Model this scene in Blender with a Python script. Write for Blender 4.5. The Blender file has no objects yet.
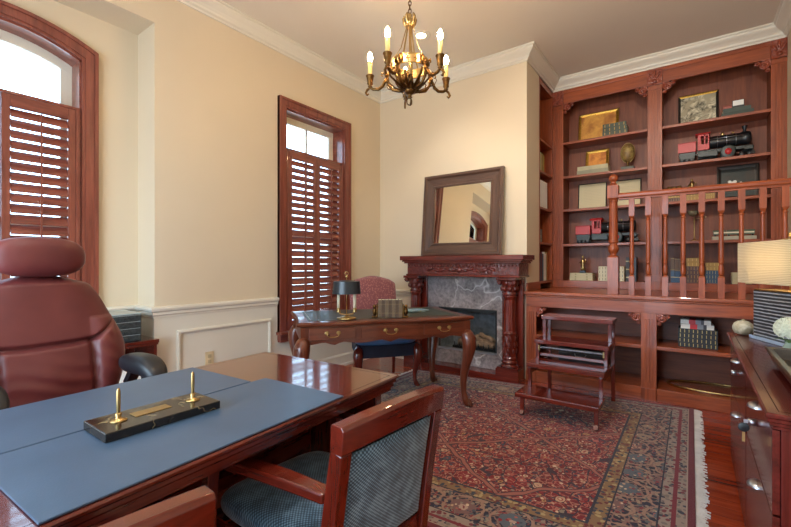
import bpy, bmesh, math, random
from mathutils import Vector, Matrix
PI = math.pi
random.seed(7)
SC = bpy.context.scene
COL = SC.collection

# ------------------------------------------------------------------ materials
def lin(h):
    if isinstance(h, (tuple, list)): return (h[0], h[1], h[2], 1)
    v = [int(h[i:i+2], 16)/255 for i in (0, 2, 4)]
    return tuple([(c/12.92 if c <= .04045 else ((c+.055)/1.055)**2.4) for c in v] + [1])
_mats = {}
class NT:
    def __init__(s, name):
        s.m = bpy.data.materials.new(name); s.m.use_nodes = True
        s.t = s.m.node_tree; s.t.nodes.clear()
        s.out = s.t.nodes.new('ShaderNodeOutputMaterial')
    def n(s, typ, **kw):
        nd = s.t.nodes.new(typ)
        for k, v in kw.items():
            if k in nd.inputs: nd.inputs[k].default_value = v
            else: setattr(nd, k, v)
        return nd
    def l(s, a, b): s.t.links.new(a, b)
    def math(s, op, a, b=None, c=None):
        nd = s.t.nodes.new('ShaderNodeMath'); nd.operation = op
        for i, x in enumerate((a, b, c)):
            if x is None: continue
            if isinstance(x, (int, float)): nd.inputs[i].default_value = x
            else: s.l(x, nd.inputs[i])
        return nd.outputs[0]
    def mix(s, f, a, b, mode='MIX'):
        nd = s.t.nodes.new('ShaderNodeMix'); nd.data_type = 'RGBA'; nd.blend_type = mode
        for i, x in ((0, f), (6, a), (7, b)):
            if isinstance(x, (int, float)): nd.inputs[i].default_value = x
            elif isinstance(x, (tuple, str)): nd.inputs[i].default_value = lin(x) if isinstance(x, str) else x
            else: s.l(x, nd.inputs[i])
        return nd.outputs[2]
    def ramp(s, fac, stops, const=False):
        nd = s.t.nodes.new('ShaderNodeValToRGB'); cr = nd.color_ramp
        if const: cr.interpolation = 'CONSTANT'
        while len(cr.elements) < len(stops): cr.elements.new(.5)
        for e, (p, c) in zip(cr.elements, stops):
            e.position = p; e.color = lin(c) if isinstance(c, str) else c
        s.l(fac, nd.inputs[0]); return nd.outputs[0]
    def coord(s, scale=(1, 1, 1), kind='Object', rot=(0, 0, 0)):
        tc = s.t.nodes.new('ShaderNodeTexCoord'); mp = s.t.nodes.new('ShaderNodeMapping')
        mp.inputs['Scale'].default_value = scale; mp.inputs['Rotation'].default_value = rot
        s.l(tc.outputs[kind], mp.inputs[0]); return mp.outputs[0]
    def noise(s, vec, scale, detail=3, rough=.5, dist=0):
        nd = s.n('ShaderNodeTexNoise', Scale=scale, Detail=detail, Roughness=rough, Distortion=dist)
        s.l(vec, nd.inputs['Vector']); return nd.outputs['Fac']
    def bsdf(s, color, rough=.5, metal=0, coat=0, spec=.5, bump=None, bstr=.2, bdist=.01, sheen=0, emis=None, estr=0, alpha=None, trans=0):
        b = s.t.nodes.new('ShaderNodeBsdfPrincipled')
        if isinstance(color, str): b.inputs['Base Color'].default_value = lin(color)
        elif isinstance(color, tuple): b.inputs['Base Color'].default_value = color
        else: s.l(color, b.inputs['Base Color'])
        if isinstance(rough, (int, float)): b.inputs['Roughness'].default_value = rough
        else: s.l(rough, b.inputs['Roughness'])
        b.inputs['Metallic'].default_value = metal
        b.inputs['Coat Weight'].default_value = coat; b.inputs['Coat Roughness'].default_value = .06
        b.inputs['Specular IOR Level'].default_value = spec
        b.inputs['Sheen Weight'].default_value = sheen
        b.inputs['Transmission Weight'].default_value = trans
        if emis: b.inputs['Emission Color'].default_value = lin(emis); b.inputs['Emission Strength'].default_value = estr
        if bump is not None:
            bp = s.n('ShaderNodeBump', Strength=bstr, Distance=bdist); s.l(bump, bp.inputs['Height']); s.l(bp.outputs[0], b.inputs['Normal'])
        s.l(b.outputs[0], s.out.inputs[0]); return b
def mat(key, fn):
    if key not in _mats:
        s = NT(key.replace(' ', '_')); fn(s); _mats[key] = s.m
    return _mats[key]
def plain(key, color, rough=.5, metal=0, coat=0, var=.12, nscale=12, **kw):
    def f(s):
        nz = s.noise(s.coord(), nscale, 3)
        c = lin(color); d = tuple([x*(1-var) for x in c[:3]]+[1]); u = tuple([min(1, x*(1+var)) for x in c[:3]]+[1])
        s.bsdf(s.ramp(nz, [(.3, d), (.7, u)]), rough, metal, coat, bump=nz, bstr=.08, bdist=.002, **kw)
    return mat(key, f)
def wood(name, dark, light, axis='x', rough=.3, coat=.35, fine=1.0):
    key = '%s_wood_grain_%s' % (name, axis)
    def f(s):
        sc = {'x': (1.2, 14, 14), 'y': (14, 1.2, 14), 'z': (14, 14, 1.2)}[axis]
        v = s.coord(tuple(q*fine for q in sc))
        a = s.noise(v, 1.6, 5, .6, .6); b = s.noise(v, 7, 3, .6, .2)
        m = s.math('ADD', s.math('MULTIPLY', a, .7), s.math('MULTIPLY', b, .3))
        s.bsdf(s.ramp(m, [(.32, dark), (.68, light)]), rough, 0, coat, bump=m, bstr=.05, bdist=.003)
    return mat(key, f)
def CH(a='x'): return wood('cherry', '6c2c12', 'ac5428', a, .38, .2)       # bookcase cherry
def CHB(a='z'): return wood('cherry_back', '602810', '864422', a, .5, .05)  # panels behind the shelves
def MH(a='x'): return wood('mahogany', '44130e', '7c2c1e', a, .24, .6)     # fireplace, step stool
def DK(a='x'): return wood('dark_desk', '3a120d', '6b271a', a, .15, 1)
def CR(a='x'): return wood('red_cherry', '42130b', '702417', a, .2, .5)   # guest chairs, file cabinets
def FC(a='x'): return wood('file_cabinet', '3c0f0a', '68201a', a, .26, .25)
def WN(a='x'): return wood('walnut', '431c12', '7a3c24', a, .28, .4)        # antique desk
def SH(a='x'): return wood('shutter', '642c22', '96503e', a, .33, .5)
wall_m = plain('wall_paint', 'd9c9ae', .75, var=.02, nscale=1.5)
ceil_m = plain('ceiling_paint', 'e0d6c6', .85, var=.02, nscale=2)
trim_m = plain('trim_paint', 'e0dacb', .42, var=.02, nscale=3)
gold_m = plain('brass', 'b89c68', .33, 1, var=.15)
antique_m = plain('antique_brass', 'a58a55', .38, 1, var=.35, nscale=40)
bronze_m = plain('bronze', '6d4f2c', .42, 1, var=.4, nscale=50)
black_m = plain('black_paint', '14161a', .35)
dark_m = plain('dark_iron', '1c2024', .5)
steel_m = plain('satin_steel', 'b8bcc4', .3, 1, var=.05)
cream_m = plain('ivory_paper', 'd8cfb4', .8, var=.06, nscale=60)
white_m = plain('white_card', 'e6e4dc', .7, var=.03)
loco_red_m = plain('red_enamel', 'b5292a', .4, var=.08)
green_black_m = plain('green_black_enamel', '1d2724', .4)
def f_leather(c1, c2):
    def f(s):
        v = s.coord(); big = s.noise(v, 5, 3); fine = s.n('ShaderNodeTexVoronoi', Scale=260); s.l(v, fine.inputs['Vector'])
        s.bsdf(s.ramp(big, [(.3, c1), (.7, c2)]), .42, 0, .05, bump=fine.outputs['Distance'], bstr=.12, bdist=.001)
    return f
burgundy_m = mat('burgundy_leather', f_leather('5e2a2c', '703534'))
blackle_m = mat('black_leather', f_leather('121519', '1a1f26'))
blotter_m = mat('blue_grey_leather', f_leather('384f68', '435a74'))
seat_sheen_m = mat('blue_window_sheen', f_leather('4a72a8', '5c88c0'))  # window sheen on the rose chair's seat, put in as blue colour
inset_m = mat('green_inset_leather', f_leather('26302a', '34423a'))
def f_teal(s):
    v = s.coord((1, 1, 1))
    sep = s.t.nodes.new('ShaderNodeSeparateXYZ'); s.l(v, sep.inputs[0])
    a = s.math('ADD', sep.outputs[0], sep.outputs[1]); b = sep.outputs[2]
    k = 2*PI/.011
    z = s.math('ADD', s.math('SINE', s.math('MULTIPLY', s.math('ADD', a, b), k)), s.math('SINE', s.math('MULTIPLY', s.math('SUBTRACT', sep.outputs[1], s.math('ADD', b, sep.outputs[0])), k*1.05)))
    nz = s.noise(v, 25, 2)
    m = s.math('ADD', s.math('MULTIPLY', z, .22), nz)
    s.bsdf(s.ramp(m, [(.25, '1e3648'), (.55, '3e6480'), (.85, '7c9cb4')]), .8, bump=m, bstr=.3, bdist=.001, sheen=.3)
teal_m = mat('teal_weave_fabric', f_teal)
def f_rose(s):
    v = s.coord(); vo = s.n('ShaderNodeTexVoronoi', Scale=55); s.l(v, vo.inputs['Vector'])
    s.bsdf(s.ramp(vo.outputs['Distance'], [(.2, 'a0645c'), (.5, '7a3e40')]), .75, sheen=.4, bump=vo.outputs['Distance'], bstr=.2, bdist=.001)
rose_m = mat('rose_patterned_fabric', f_rose)
def f_marble(base1, base2, vein, sc, vs=3.0):
    def f(s):
        v = s.coord((sc, sc, sc))
        n1 = s.noise(v, 3.2, 8, .62, .8); n2 = s.noise(v, .75, 3, .5, .25); n3 = s.noise(v, 14, 5, .7)
        base = s.ramp(s.math('ADD', s.math('MULTIPLY', n1, .6), s.math('MULTIPLY', n3, .4)), [(.35, base1), (.62, base2)])
        vn = s.math('ABSOLUTE', s.math('SUBTRACT', n2, .5)); vm = s.ramp(vn, [(0, (1, 1, 1, 1)), (.018*vs/3, (0, 0, 0, 1))])
        s.bsdf(s.mix(s.math('MULTIPLY', vm, .6), base, lin(vein)), .15)
    return f
marble_m = mat('grey_pink_marble', f_marble('5c5658', 'a89e9e', 'e4deda', 2.6, 1.6))
black_marble_m = mat('black_gold_marble', f_marble('0f0e0e', '26211e', 'a8946a', 9, 1.2))
def f_floor(s):
    v = s.coord((1, 1, 1))
    br = s.t.nodes.new('ShaderNodeTexBrick')
    for k, q in (('Scale', 1), ('Mortar Size', .0012), ('Brick Width', 1.3), ('Row Height', .085), ('Bias', 0)): br.inputs[k].default_value = q
    br.inputs['Color1'].default_value = (.12, .12, .12, 1); br.inputs['Color2'].default_value = (.9, .9, .9, 1); br.inputs['Mortar'].default_value = (0, 0, 0, 1)
    s.l(v, br.inputs['Vector'])
    g = s.noise(s.coord((1.5, 18, 1)), 2.2, 5, .6, .5)
    m = s.math('ADD', s.math('MULTIPLY', br.outputs['Color'], .35), s.math('MULTIPLY', g, .65))
    c = s.ramp(m, [(.2, '5e1c0f'), (.5, '8e3419'), (.8, 'b04e28')])
    c = s.mix(br.outputs['Fac'], c, lin('2a0c06'))
    s.bsdf(c, .22, 0, .3, bump=m, bstr=.03, bdist=.002)
floor_m = mat('brazilian_cherry_floor', f_floor)
RW, RH = 2.42, 2.36
def f_rug(s):
    tc = s.t.nodes.new('ShaderNodeUVMap'); sep = s.t.nodes.new('ShaderNodeSeparateXYZ'); s.l(tc.outputs[0], sep.inputs[0])
    u, v = sep.outputs[0], sep.outputs[1]
    mn = lambda a, b: s.math('MINIMUM', a, b)
    d = mn(mn(u, s.math('SUBTRACT', RW, u)), mn(v, s.math('SUBTRACT', RH, v)))
    nzv = s.n('ShaderNodeTexNoise', Scale=14, Detail=2); s.l(tc.outputs[0], nzv.inputs['Vector'])
    vm = s.t.nodes.new('ShaderNodeVectorMath'); vm.operation = 'MULTIPLY_ADD'; vm.inputs[1].default_value = (.035, .035, 0)
    s.l(nzv.outputs['Color'], vm.inputs[0]); s.l(tc.outputs[0], vm.inputs[2]); wv = vm.outputs[0]
    def vor(scale, feat='F1', rnd=.8):
        nd = s.n('ShaderNodeTexVoronoi', Scale=scale, feature=feat, Randomness=rnd); s.l(wv, nd.inputs['Vector']); return nd
    flow = vor(8.5); small = vor(44); mid = vor(21); fil = vor(30, 'DISTANCE_TO_EDGE'); fil2 = vor(13, 'DISTANCE_TO_EDGE')
    def cellpal(nd, pal):
        sc = s.t.nodes.new('ShaderNodeSeparateColor'); s.l(nd.outputs['Color'], sc.inputs[0]); return s.ramp(sc.outputs[0], pal, True)
    lt = lambda a, t: s.math('LESS_THAN', a, t)
    pal = [(0, '8e2430'), (.16, 'c4a488'), (.30, '2c3048'), (.42, 'b06058'), (.56, '8a8274'), (.70, 'd6c0a4'), (.84, '3e4a5c'), (.94, 'b08a5a')]
    nz = s.noise(tc.outputs[0], 7, 3)
    # field
    fld = s.ramp(nz, [(.35, '6a141e'), (.65, '8a2029')])
    fld = s.mix(lt(fil.outputs['Distance'], .055), fld, lin('b07868'))
    fld = s.mix(lt(small.outputs['Distance'], .36), fld, cellpal(small, pal))
    fld = s.mix(lt(fil2.outputs['Distance'], .030), fld, lin('3a2a3a'))
    fld = s.mix(lt(mid.outputs['Distance'], .26), fld, cellpal(mid, pal))
    fld = s.mix(lt(mid.outputs['Distance'], .12), fld, lin('5c2028'))
    ring = s.math('ADD', flow.outputs['Distance'], s.math('MULTIPLY', s.noise(tc.outputs[0], 40, 1), .12))
    fld = s.mix(lt(ring, .30), fld, lin('30283a'))
    fld = s.mix(lt(ring, .27), fld, cellpal(flow, pal))
    fld = s.mix(lt(ring, .18), fld, lin('9a4a48'))
    fld = s.mix(lt(ring, .13), fld, lin('ccb698'))
    wob = s.math('MULTIPLY', s.math('SUBTRACT', s.noise(tc.outputs[0], 4, 2), .5), .16)
    for sg in (1, -1):
        a = s.math('ADD', s.math('ADD', s.math('MULTIPLY', u, 1.05), s.math('MULTIPLY', v, 1.25*sg)), wob)
        fr = s.math('ABSOLUTE', s.math('SUBTRACT', s.math('FRACT', s.math('ADD', a, 20.3)), .5))
        fld = s.mix(lt(s.math('ABSOLUTE', s.math('SUBTRACT', fr, .020)), .005), fld, lin('4a2a34'))
        fld = s.mix(lt(fr, .015), fld, lin('a0645a'))
    # main border
    brd = s.ramp(nz, [(.35, '1c2034'), (.65, '2a2a40')])
    brd = s.mix(lt(fil.outputs['Distance'], .09), brd, lin('8a6a62'))
    brd = s.mix(lt(small.outputs['Distance'], .44), brd, cellpal(small, [(0, '948678'), (.25, '84343c'), (.45, '33405a'), (.6, 'a08c78'), (.8, '5c6468')]))
    big = vor(5.2, rnd=.35); bring = s.math('ADD', big.outputs['Distance'], s.math('MULTIPLY', s.noise(tc.outputs[0], 30, 2), .16))
    brd = s.mix(lt(s.math('ABSOLUTE', s.math('SUBTRACT', bring, .56)), .03), brd, lin('a08070'))
    brd = s.mix(lt(bring, .40), brd, cellpal(big, [(0, '7c5c5c'), (.4, '5a6470'), (.7, '9a8270')]))
    brd = s.mix(s.math('MULTIPLY', lt(bring, .40), lt(small.outputs['Distance'], .38)), brd, cellpal(small, pal))
    brd = s.mix(lt(bring, .20), brd, lin('b89c8c')); brd = s.mix(lt(bring, .15), brd, lin('7a2e38'))
    gd = s.mix(lt(small.outputs['Distance'], .48), lin('8a6c4c'), cellpal(small, [(0, '6a2a30'), (.35, 'b09c70'), (.7, '384050')]))
    cr = s.mix(lt(small.outputs['Distance'], .50), lin('9c8c82'), cellpal(small, [(0, '74303a'), (.35, '7c746c'), (.7, '34384a')]))
    steps = [(.0, lin('6c2430')), (.030, lin('a8968a')), (.036, cr), (.072, lin('7a2634')), (.090, cr), (.135, lin('242636')), (.142, brd), (.318, lin('242636')), (.325, gd), (.385, lin('2e3242')), (.398, fld)]
    c = steps[0][1]
    for t, q in steps[1:]:
        c = s.mix(s.math('GREATER_THAN', d, t), c, q)
    fuzz = s.noise(tc.outputs[0], 260, 2)
    c = s.mix(.3, c, s.ramp(fuzz, [(.3, (.42, .38, .36, 1)), (.7, (1, .97, .94, 1))]), 'MULTIPLY')
    s.bsdf(c, .95, bump=fuzz, bstr=.5, bdist=.003, spec=.15, sheen=.2)
rug_m = mat('persian_rug_pile', f_rug)
fringe_m = plain('rug_fringe_cotton', 'dcdad8', .95)
def f_glass(s):
    tr = s.t.nodes.new('ShaderNodeBsdfTransparent'); gl = s.n('ShaderNodeBsdfGlossy', Roughness=.03)
    mx = s.t.nodes.new('ShaderNodeMixShader'); fr = s.n('ShaderNodeFresnel', IOR=1.3)
    s.l(fr.outputs[0], mx.inputs[0]); s.l(tr.outputs[0], mx.inputs[1]); s.l(gl.outputs[0], mx.inputs[2]); s.l(mx.outputs[0], s.out.inputs[0])
glass_m = mat('window_glass', f_glass)
mirror_m = mat('mirror_silver', lambda s: s.bsdf('f0ead8', .01, 1))
def f_shade(s):
    v = s.coord((1, 1, 1)); w = s.n('ShaderNodeTexWave', Scale=38, Distortion=1.5, bands_direction='Z'); s.l(v, w.inputs['Vector'])
    w2 = s.n('ShaderNodeTexWave', Scale=60, Distortion=1.0, bands_direction='X'); s.l(v, w2.inputs['Vector'])
    m = s.math('ADD', s.math('MULTIPLY', w.outputs['Fac'], .6), s.math('MULTIPLY', w2.outputs['Fac'], .4))
    col = s.ramp(m, [(.1, 'b8ad94'), (.7, 'e6dfcc')])
    df = s.t.nodes.new('ShaderNodeBsdfDiffuse'); tl = s.t.nodes.new('ShaderNodeBsdfTranslucent'); mx = s.t.nodes.new('ShaderNodeMixShader'); mx.inputs[0].default_value = .5
    s.l(col, df.inputs[0]); s.l(col, tl.inputs[0]); s.l(df.outputs[0], mx.inputs[1]); s.l(tl.outputs[0], mx.inputs[2]); s.l(mx.outputs[0], s.out.inputs[0])
shade_m = mat('linen_lamp_shade', f_shade)
def f_stripe(s):
    v = s.coord(); w = s.n('ShaderNodeTexWave', Scale=18, Distortion=.6, bands_direction='Z'); w.inputs['Detail'].default_value = 2; s.l(v, w.inputs['Vector'])
    n = s.noise(s.coord((10, 10, 90)), 3, 3)
    m = s.math('MULTIPLY', w.outputs['Fac'], s.math('ADD', n, .45))
    s.bsdf(s.ramp(m, [(.55, '23282f'), (.85, 'a9adb2')]), .45, bump=m, bstr=.3, bdist=.003)
stripe_m = mat('charcoal_wrapped_cord', f_stripe)
def f_rattan(s):
    v = s.coord(); b = s.t.nodes.new('ShaderNodeTexNoise'); b.inputs['Scale'].default_value = 60; s.l(v, b.inputs['Vector'])
    s.bsdf(s.ramp(b.outputs['Fac'], [(.3, '25292b'), (.7, '3d4445')]), .5, bump=b.outputs['Fac'], bstr=.2, bdist=.002)
file_m = mat('charcoal_leatherette', f_rattan)
bulb_m = mat('candle_bulb_glow', lambda s: s.bsdf('fff0c8', .3, emis='ffd49a', estr=260))
lbulb_m = mat('lamp_bulb_glow', lambda s: s.bsdf('fff0c8', .3, emis='ffdfae', estr=48))
down_m = mat('downlight_glow', lambda s: s.bsdf('fff0d8', .3, emis='ffdcae', estr=12))
candle_m = mat('wax_candle_sleeve', lambda s: s.bsdf('e8cf86', .5))
def f_carved(dark, light, sc=38):
    def f(s):
        v = s.coord(); vo = s.n('ShaderNodeTexVoronoi', Scale=sc, feature='SMOOTH_F1'); s.l(v, vo.inputs['Vector'])
        nz = s.noise(v, 22, 3, .6, 2)
        m = s.math('ADD', s.math('MULTIPLY', vo.outputs['Distance'], .7), s.math('MULTIPLY', nz, .4))
        s.bsdf(s.ramp(nz, [(.3, dark), (.7, light)]), .3, 0, .35, bump=m, bstr=.9, bdist=.012)
    return f
carved_m = mat('carved_mahogany', f_carved('3a100c', '7c2e22'))
carved_ch = mat('carved_cherry', f_carved('6a2516', '9c4829', 45))
carved_wn = mat('carved_walnut', f_carved('431c12', '7a3c24', 60))
def book_mat(name, base, band, n=5.0, rough=.45):
    def f(s):
        tc = s.t.nodes.new('ShaderNodeTexCoord'); sep = s.t.nodes.new('ShaderNodeSeparateXYZ'); s.l(tc.outputs['Generated'], sep.inputs[0])
        fr = s.math('ABSOLUTE', s.math('SUBTRACT', s.math('FRACT', s.math('MULTIPLY', sep.outputs[0 if name.endswith('flat') else 2], n)), .5))
        flat = name.endswith('flat')
        inz = s.math('LESS_THAN', s.math('ABSOLUTE', s.math('SUBTRACT', sep.outputs[2], .5)), .34 if flat else 2)
        s.bsdf(s.mix(s.math('MULTIPLY', s.math('LESS_THAN', fr, .07), inz), lin(base), lin(band)), rough)
    return mat(name, f)

# ------------------------------------------------------------------ mesh builder
class MB:
    def __init__(s): s.bm = bmesh.new(); s.mats = []; s.cur = 0; s.M = Matrix.Identity(4); s.sm = False
    def use(s, m):
        if m not in s.mats: s.mats.append(m)
        s.cur = s.mats.index(m); return s
    def _v(s, p): return s.bm.verts.new(s.M @ Vector(p))
    def _f(s, vs):
        try: f = s.bm.faces.new(vs)
        except ValueError: return
        f.material_index = s.cur; f.smooth = s.sm
    def box(s, x0, x1, y0, y1, z0, z1):
        if x0 > x1: x0, x1 = x1, x0
        if y0 > y1: y0, y1 = y1, y0
        if z0 > z1: z0, z1 = z1, z0
        v = [s._v(p) for p in ((x0,y0,z0),(x1,y0,z0),(x1,y1,z0),(x0,y1,z0),(x0,y0,z1),(x1,y0,z1),(x1,y1,z1),(x0,y1,z1))]
        sm = s.sm; s.sm = False
        for q in ((0,3,2,1),(4,5,6,7),(0,1,5,4),(1,2,6,5),(2,3,7,6),(3,0,4,7)): s._f([v[i] for i in q])
        s.sm = sm; return s
    def frustum(s, c0, h0, c1, h1):          # box from rect at c0 (half sizes h0) to rect at c1
        a = [s._v((c0[0]+i*h0[0], c0[1]+j*h0[1], c0[2])) for i, j in ((-1,-1),(1,-1),(1,1),(-1,1))]
        b = [s._v((c1[0]+i*h1[0], c1[1]+j*h1[1], c1[2])) for i, j in ((-1,-1),(1,-1),(1,1),(-1,1))]
        s._f(a[::-1]); s._f(b)
        for i in range(4): s._f([a[i], a[(i+1)%4], b[(i+1)%4], b[i]])
        return s
    def lathe(s, prof, o=(0,0,0), seg=20, fn=None, axis='z'):
        s.sm = True; rings = []
        for r, z in prof:
            ring = []
            for i in range(seg):
                a = 2*PI*i/seg; rr = r*(fn(z, a) if fn else 1)
                x, y = rr*math.cos(a), rr*math.sin(a)
                p = {'z': (x, y, z), 'x': (z, x, y), 'y': (x, z, y)}[axis]
                ring.append(s._v((o[0]+p[0], o[1]+p[1], o[2]+p[2])))
            rings.append(ring)
        for a, b in zip(rings, rings[1:]):
            for i in range(seg): s._f([a[i], a[(i+1)%seg], b[(i+1)%seg], b[i]])
        s._f(rings[0][::-1]); s._f(rings[-1]); s.sm = False; return s
    def cyl(s, o, r, z0, z1, seg=20, axis='z'): return s.lathe([(r, z0), (r, z1)], o, seg, None, axis)
    def ell(s, o, r, seg=16, rings=10, R=None):
        s.sm = True; R = R or Matrix.Identity(3); o = Vector(o); rows = []
        for j in range(1, rings):
            th = PI*j/rings
            rows.append([s._v(o + R @ Vector((r[0]*math.sin(th)*math.cos(2*PI*i/seg), r[1]*math.sin(th)*math.sin(2*PI*i/seg), r[2]*math.cos(th)))) for i in range(seg)])
        t = s._v(o + R @ Vector((0,0,r[2]))); b = s._v(o - R @ Vector((0,0,r[2])))
        for i in range(seg):
            s._f([t, rows[0][i], rows[0][(i+1)%seg]]); s._f([b, rows[-1][(i+1)%seg], rows[-1][i]])
        for a, c in zip(rows, rows[1:]):
            for i in range(seg): s._f([a[i], c[i], c[(i+1)%seg], a[(i+1)%seg]])
        s.sm = False; return s
    def tube(s, pts, r, seg=8, closed=False, flat=1.0, up=None):
        s.sm = True; pts = [Vector(p) for p in pts]; n = len(pts); rs = r if isinstance(r, (list, tuple)) else [r]*n
        rings = []; prev = None
        for i, p in enumerate(pts):
            a = pts[(i-1) % n] if (closed or i > 0) else p; b = pts[(i+1) % n] if (closed or i < n-1) else p
            t = (b-a).normalized()
            if prev is None:
                u = Vector(up) if up else (Vector((0,0,1)) if abs(t.z) < .9 else Vector((1,0,0)))
            else: u = prev
            w = t.cross(u).normalized(); u = w.cross(t).normalized(); prev = u
            rings.append([s._v(p + u*rs[i]*math.cos(2*PI*k/seg) + w*rs[i]*flat*math.sin(2*PI*k/seg)) for k in range(seg)])
        for a, b in (zip(rings, rings[1:]+rings[:1]) if closed else zip(rings, rings[1:])):
            for k in range(seg): s._f([a[k], a[(k+1)%seg], b[(k+1)%seg], b[k]])
        if not closed: s._f(rings[0][::-1]); s._f(rings[-1])
        s.sm = False; return s
    def rect_sweep(s, pts, w, h, axis=(0,1,0)):      # rectangular bar along pts; w along axis, h across
        pts = [Vector(p) for p in pts]; ax = Vector(axis).normalized(); rings = []
        for i, p in enumerate(pts):
            t = (pts[min(i+1, len(pts)-1)]-pts[max(i-1, 0)]).normalized(); n = t.cross(ax).normalized()
            ww = w[i] if isinstance(w, (list, tuple)) else w; hh = h[i] if isinstance(h, (list, tuple)) else h
            rings.append([s._v(p+ax*ww/2*a+n*hh/2*b) for a, b in ((-1,-1),(1,-1),(1,1),(-1,1))])
        for a, b in zip(rings, rings[1:]):
            for k in range(4): s._f([a[k], a[(k+1)%4], b[(k+1)%4], b[k]])
        s._f(rings[0][::-1]); s._f(rings[-1]); return s
    def prism(s, poly, a0, a1, plane='xy'):
        mk = {'xy': lambda p, a: (p[0], p[1], a), 'yz': lambda p, a: (a, p[0], p[1]), 'xz': lambda p, a: (p[0], a, p[1])}[plane]
        a = [s._v(mk(p, a0)) for p in poly]; b = [s._v(mk(p, a1)) for p in poly]
        s._f(a[::-1]); s._f(b)
        for i in range(len(poly)): s._f([a[i], a[(i+1)%len(poly)], b[(i+1)%len(poly)], b[i]])
        return s
    def sweep(s, prof, path, closed=False):    # prof (out, z); path (x,y); 'out' is to the right of travel; mitred
        P = [Vector((p[0], p[1], 0)) for p in path]; n = len(P); rings = []
        for i, p in enumerate(P):
            d0 = (p-P[i-1]).normalized() if (i > 0 or closed) else (P[1]-p).normalized()
            d1 = (P[(i+1)%n]-p).normalized() if (i < n-1 or closed) else d0
            n0 = Vector((d0.y, -d0.x, 0)); n1 = Vector((d1.y, -d1.x, 0)); m = (n0+n1).normalized(); k = 1/max(.3, m.dot(n0))
            rings.append([s._v((p.x+m.x*o*k, p.y+m.y*o*k, z)) for o, z in prof])
        for a, b in (zip(rings, rings[1:]+rings[:1]) if closed else zip(rings, rings[1:])):
            for k in range(len(prof)): s._f([a[k], a[(k+1)%len(prof)], b[(k+1)%len(prof)], b[k]])
        if not closed: s._f(rings[0][::-1]); s._f(rings[-1])
        return s
    def grid(s, fn, nu, nv, wrap=False):
        s.sm = True; g = [[s._v(fn(i/nu, j/nv)) for j in range(nv+1)] for i in range(nu+1)]
        for i in range(nu):
            for j in range(nv): s._f([g[i][j], g[i+1][j], g[i+1][j+1], g[i][j+1]])
        s.sm = False; return s
    def build(s, name, parent=None, bevel=0, loc=None, weld=False, sub=0, segs=2):
        if weld: bmesh.ops.remove_doubles(s.bm, verts=s.bm.verts, dist=1e-5)
        bmesh.ops.recalc_face_normals(s.bm, faces=s.bm.faces)
        me = bpy.data.meshes.new(name); s.bm.to_mesh(me); s.bm.free()
        for m in s.mats: me.materials.append(m)
        o = bpy.data.objects.new(name, me); COL.objects.link(o)
        if parent: o.parent = parent
        if loc: o.location = loc
        if bevel:
            b = o.modifiers.new('bevel', 'BEVEL'); b.width = bevel; b.segments = segs; b.limit_method = 'ANGLE'; b.angle_limit = .7
        if sub:
            b = o.modifiers.new('smooth', 'SUBSURF'); b.levels = sub; b.render_levels = sub
        return o
def B(m): return MB().use(m)
def tag(o, label=None, cat=None, group=None, kind=None):
    if label: o['label'] = label
    if cat: o['category'] = cat
    if group: o['group'] = group
    if kind: o['kind'] = kind
    return o
def thing(name, label, cat, loc=(0,0,0), rz=0, group=None):
    o = bpy.data.objects.new(name, None); COL.objects.link(o); o.location = loc; o.rotation_euler = (0, 0, rz); o.empty_display_size = .1
    return tag(o, label, cat, group)
def struct(o): o['kind'] = 'structure'; return o
def sroot(name, loc=(0,0,0)):
    o = bpy.data.objects.new(name, None); COL.objects.link(o); o.location = loc; o['kind'] = 'structure'; return o
def dup(o, parent=None):
    c = o.copy(); COL.objects.link(c)
    if parent: c.parent = parent
    for ch in [q for q in bpy.data.objects if q.parent == o]: dup(ch, c)
    return c
rad = math.radians
# ------------------------------------------------------------------ the room
CZ, XL, XR, YM, YB, XC = 3.285, -3.2, .674, 4.06, 5.0, -1.343     # ceiling, left wall, right wall, mirror wall, bookcase front, chimney side
YK = -1.6                                                          # wall behind the camera
XW = -3.48                                                         # window recess
struct(B(floor_m).box(-3.75, .9, YK-.2, 5.5, -.12, 0).build('floor'))
struct(B(ceil_m).box(-3.75, .9, YK-.2, 5.5, CZ, CZ+.12).build('ceiling'))
# left wall with window opening and the shallow recess of the arched window
WY0, WY1, WZ0, WZ1 = 2.575, 3.386, .50, 2.655
AY0, AY1, AZ0, AZS, AZT = .193, 1.022, .50, 2.575, 2.680
w = B(wall_m); RY0, RY1, RZ = -.20, 1.385, 2.92
w.box(-3.39, XL, RY1, WY0, 0, CZ).box(-3.39, XL, WY1, 4.3, 0, CZ).box(-3.39, XL, WY0, WY1, 0, WZ0).box(-3.39, XL, WY0, WY1, WZ1, CZ)
w.box(-3.67, XL, RY0, RY1, RZ, CZ).box(-3.67, -3.39, RY1, RY1+.1, 0, CZ).box(-3.7, XL, YK-.2, RY0, 0, CZ)
w.box(-3.67, XW, RY0, AY0, 0, RZ).box(-3.67, XW, AY1, RY1, 0, RZ).box(-3.67, XW, AY0, AY1, 0, AZ0)
def arch(y0, y1, zs, zt, n=16):
    c = (y0+y1)/2; h = (y1-y0)/2; s_ = zt-zs; R = (h*h+s_*s_)/(2*s_); a = math.asin(h/R)
    return [(c+R*math.sin(-a+2*a*i/n), zt-R+R*math.cos(-a+2*a*i/n)) for i in range(n+1)]
w.prism([(AY0, RZ)] + arch(AY0, AY1, AZS, AZT) + [(AY1, RZ)], -3.67, XW, 'yz')
struct(w.build('wall_left'))
w = B(wall_m); w.box(XL, -2.34, YM, YM+.2, 0, CZ).box(-1.613, XC, YM, 4.46, 0, CZ).box(-2.34, -1.613, YM, YM+.2, 0, .19).box(-2.34, -1.613, YM, YM+.2, .683, CZ); struct(w.build('wall_back'))
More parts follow.
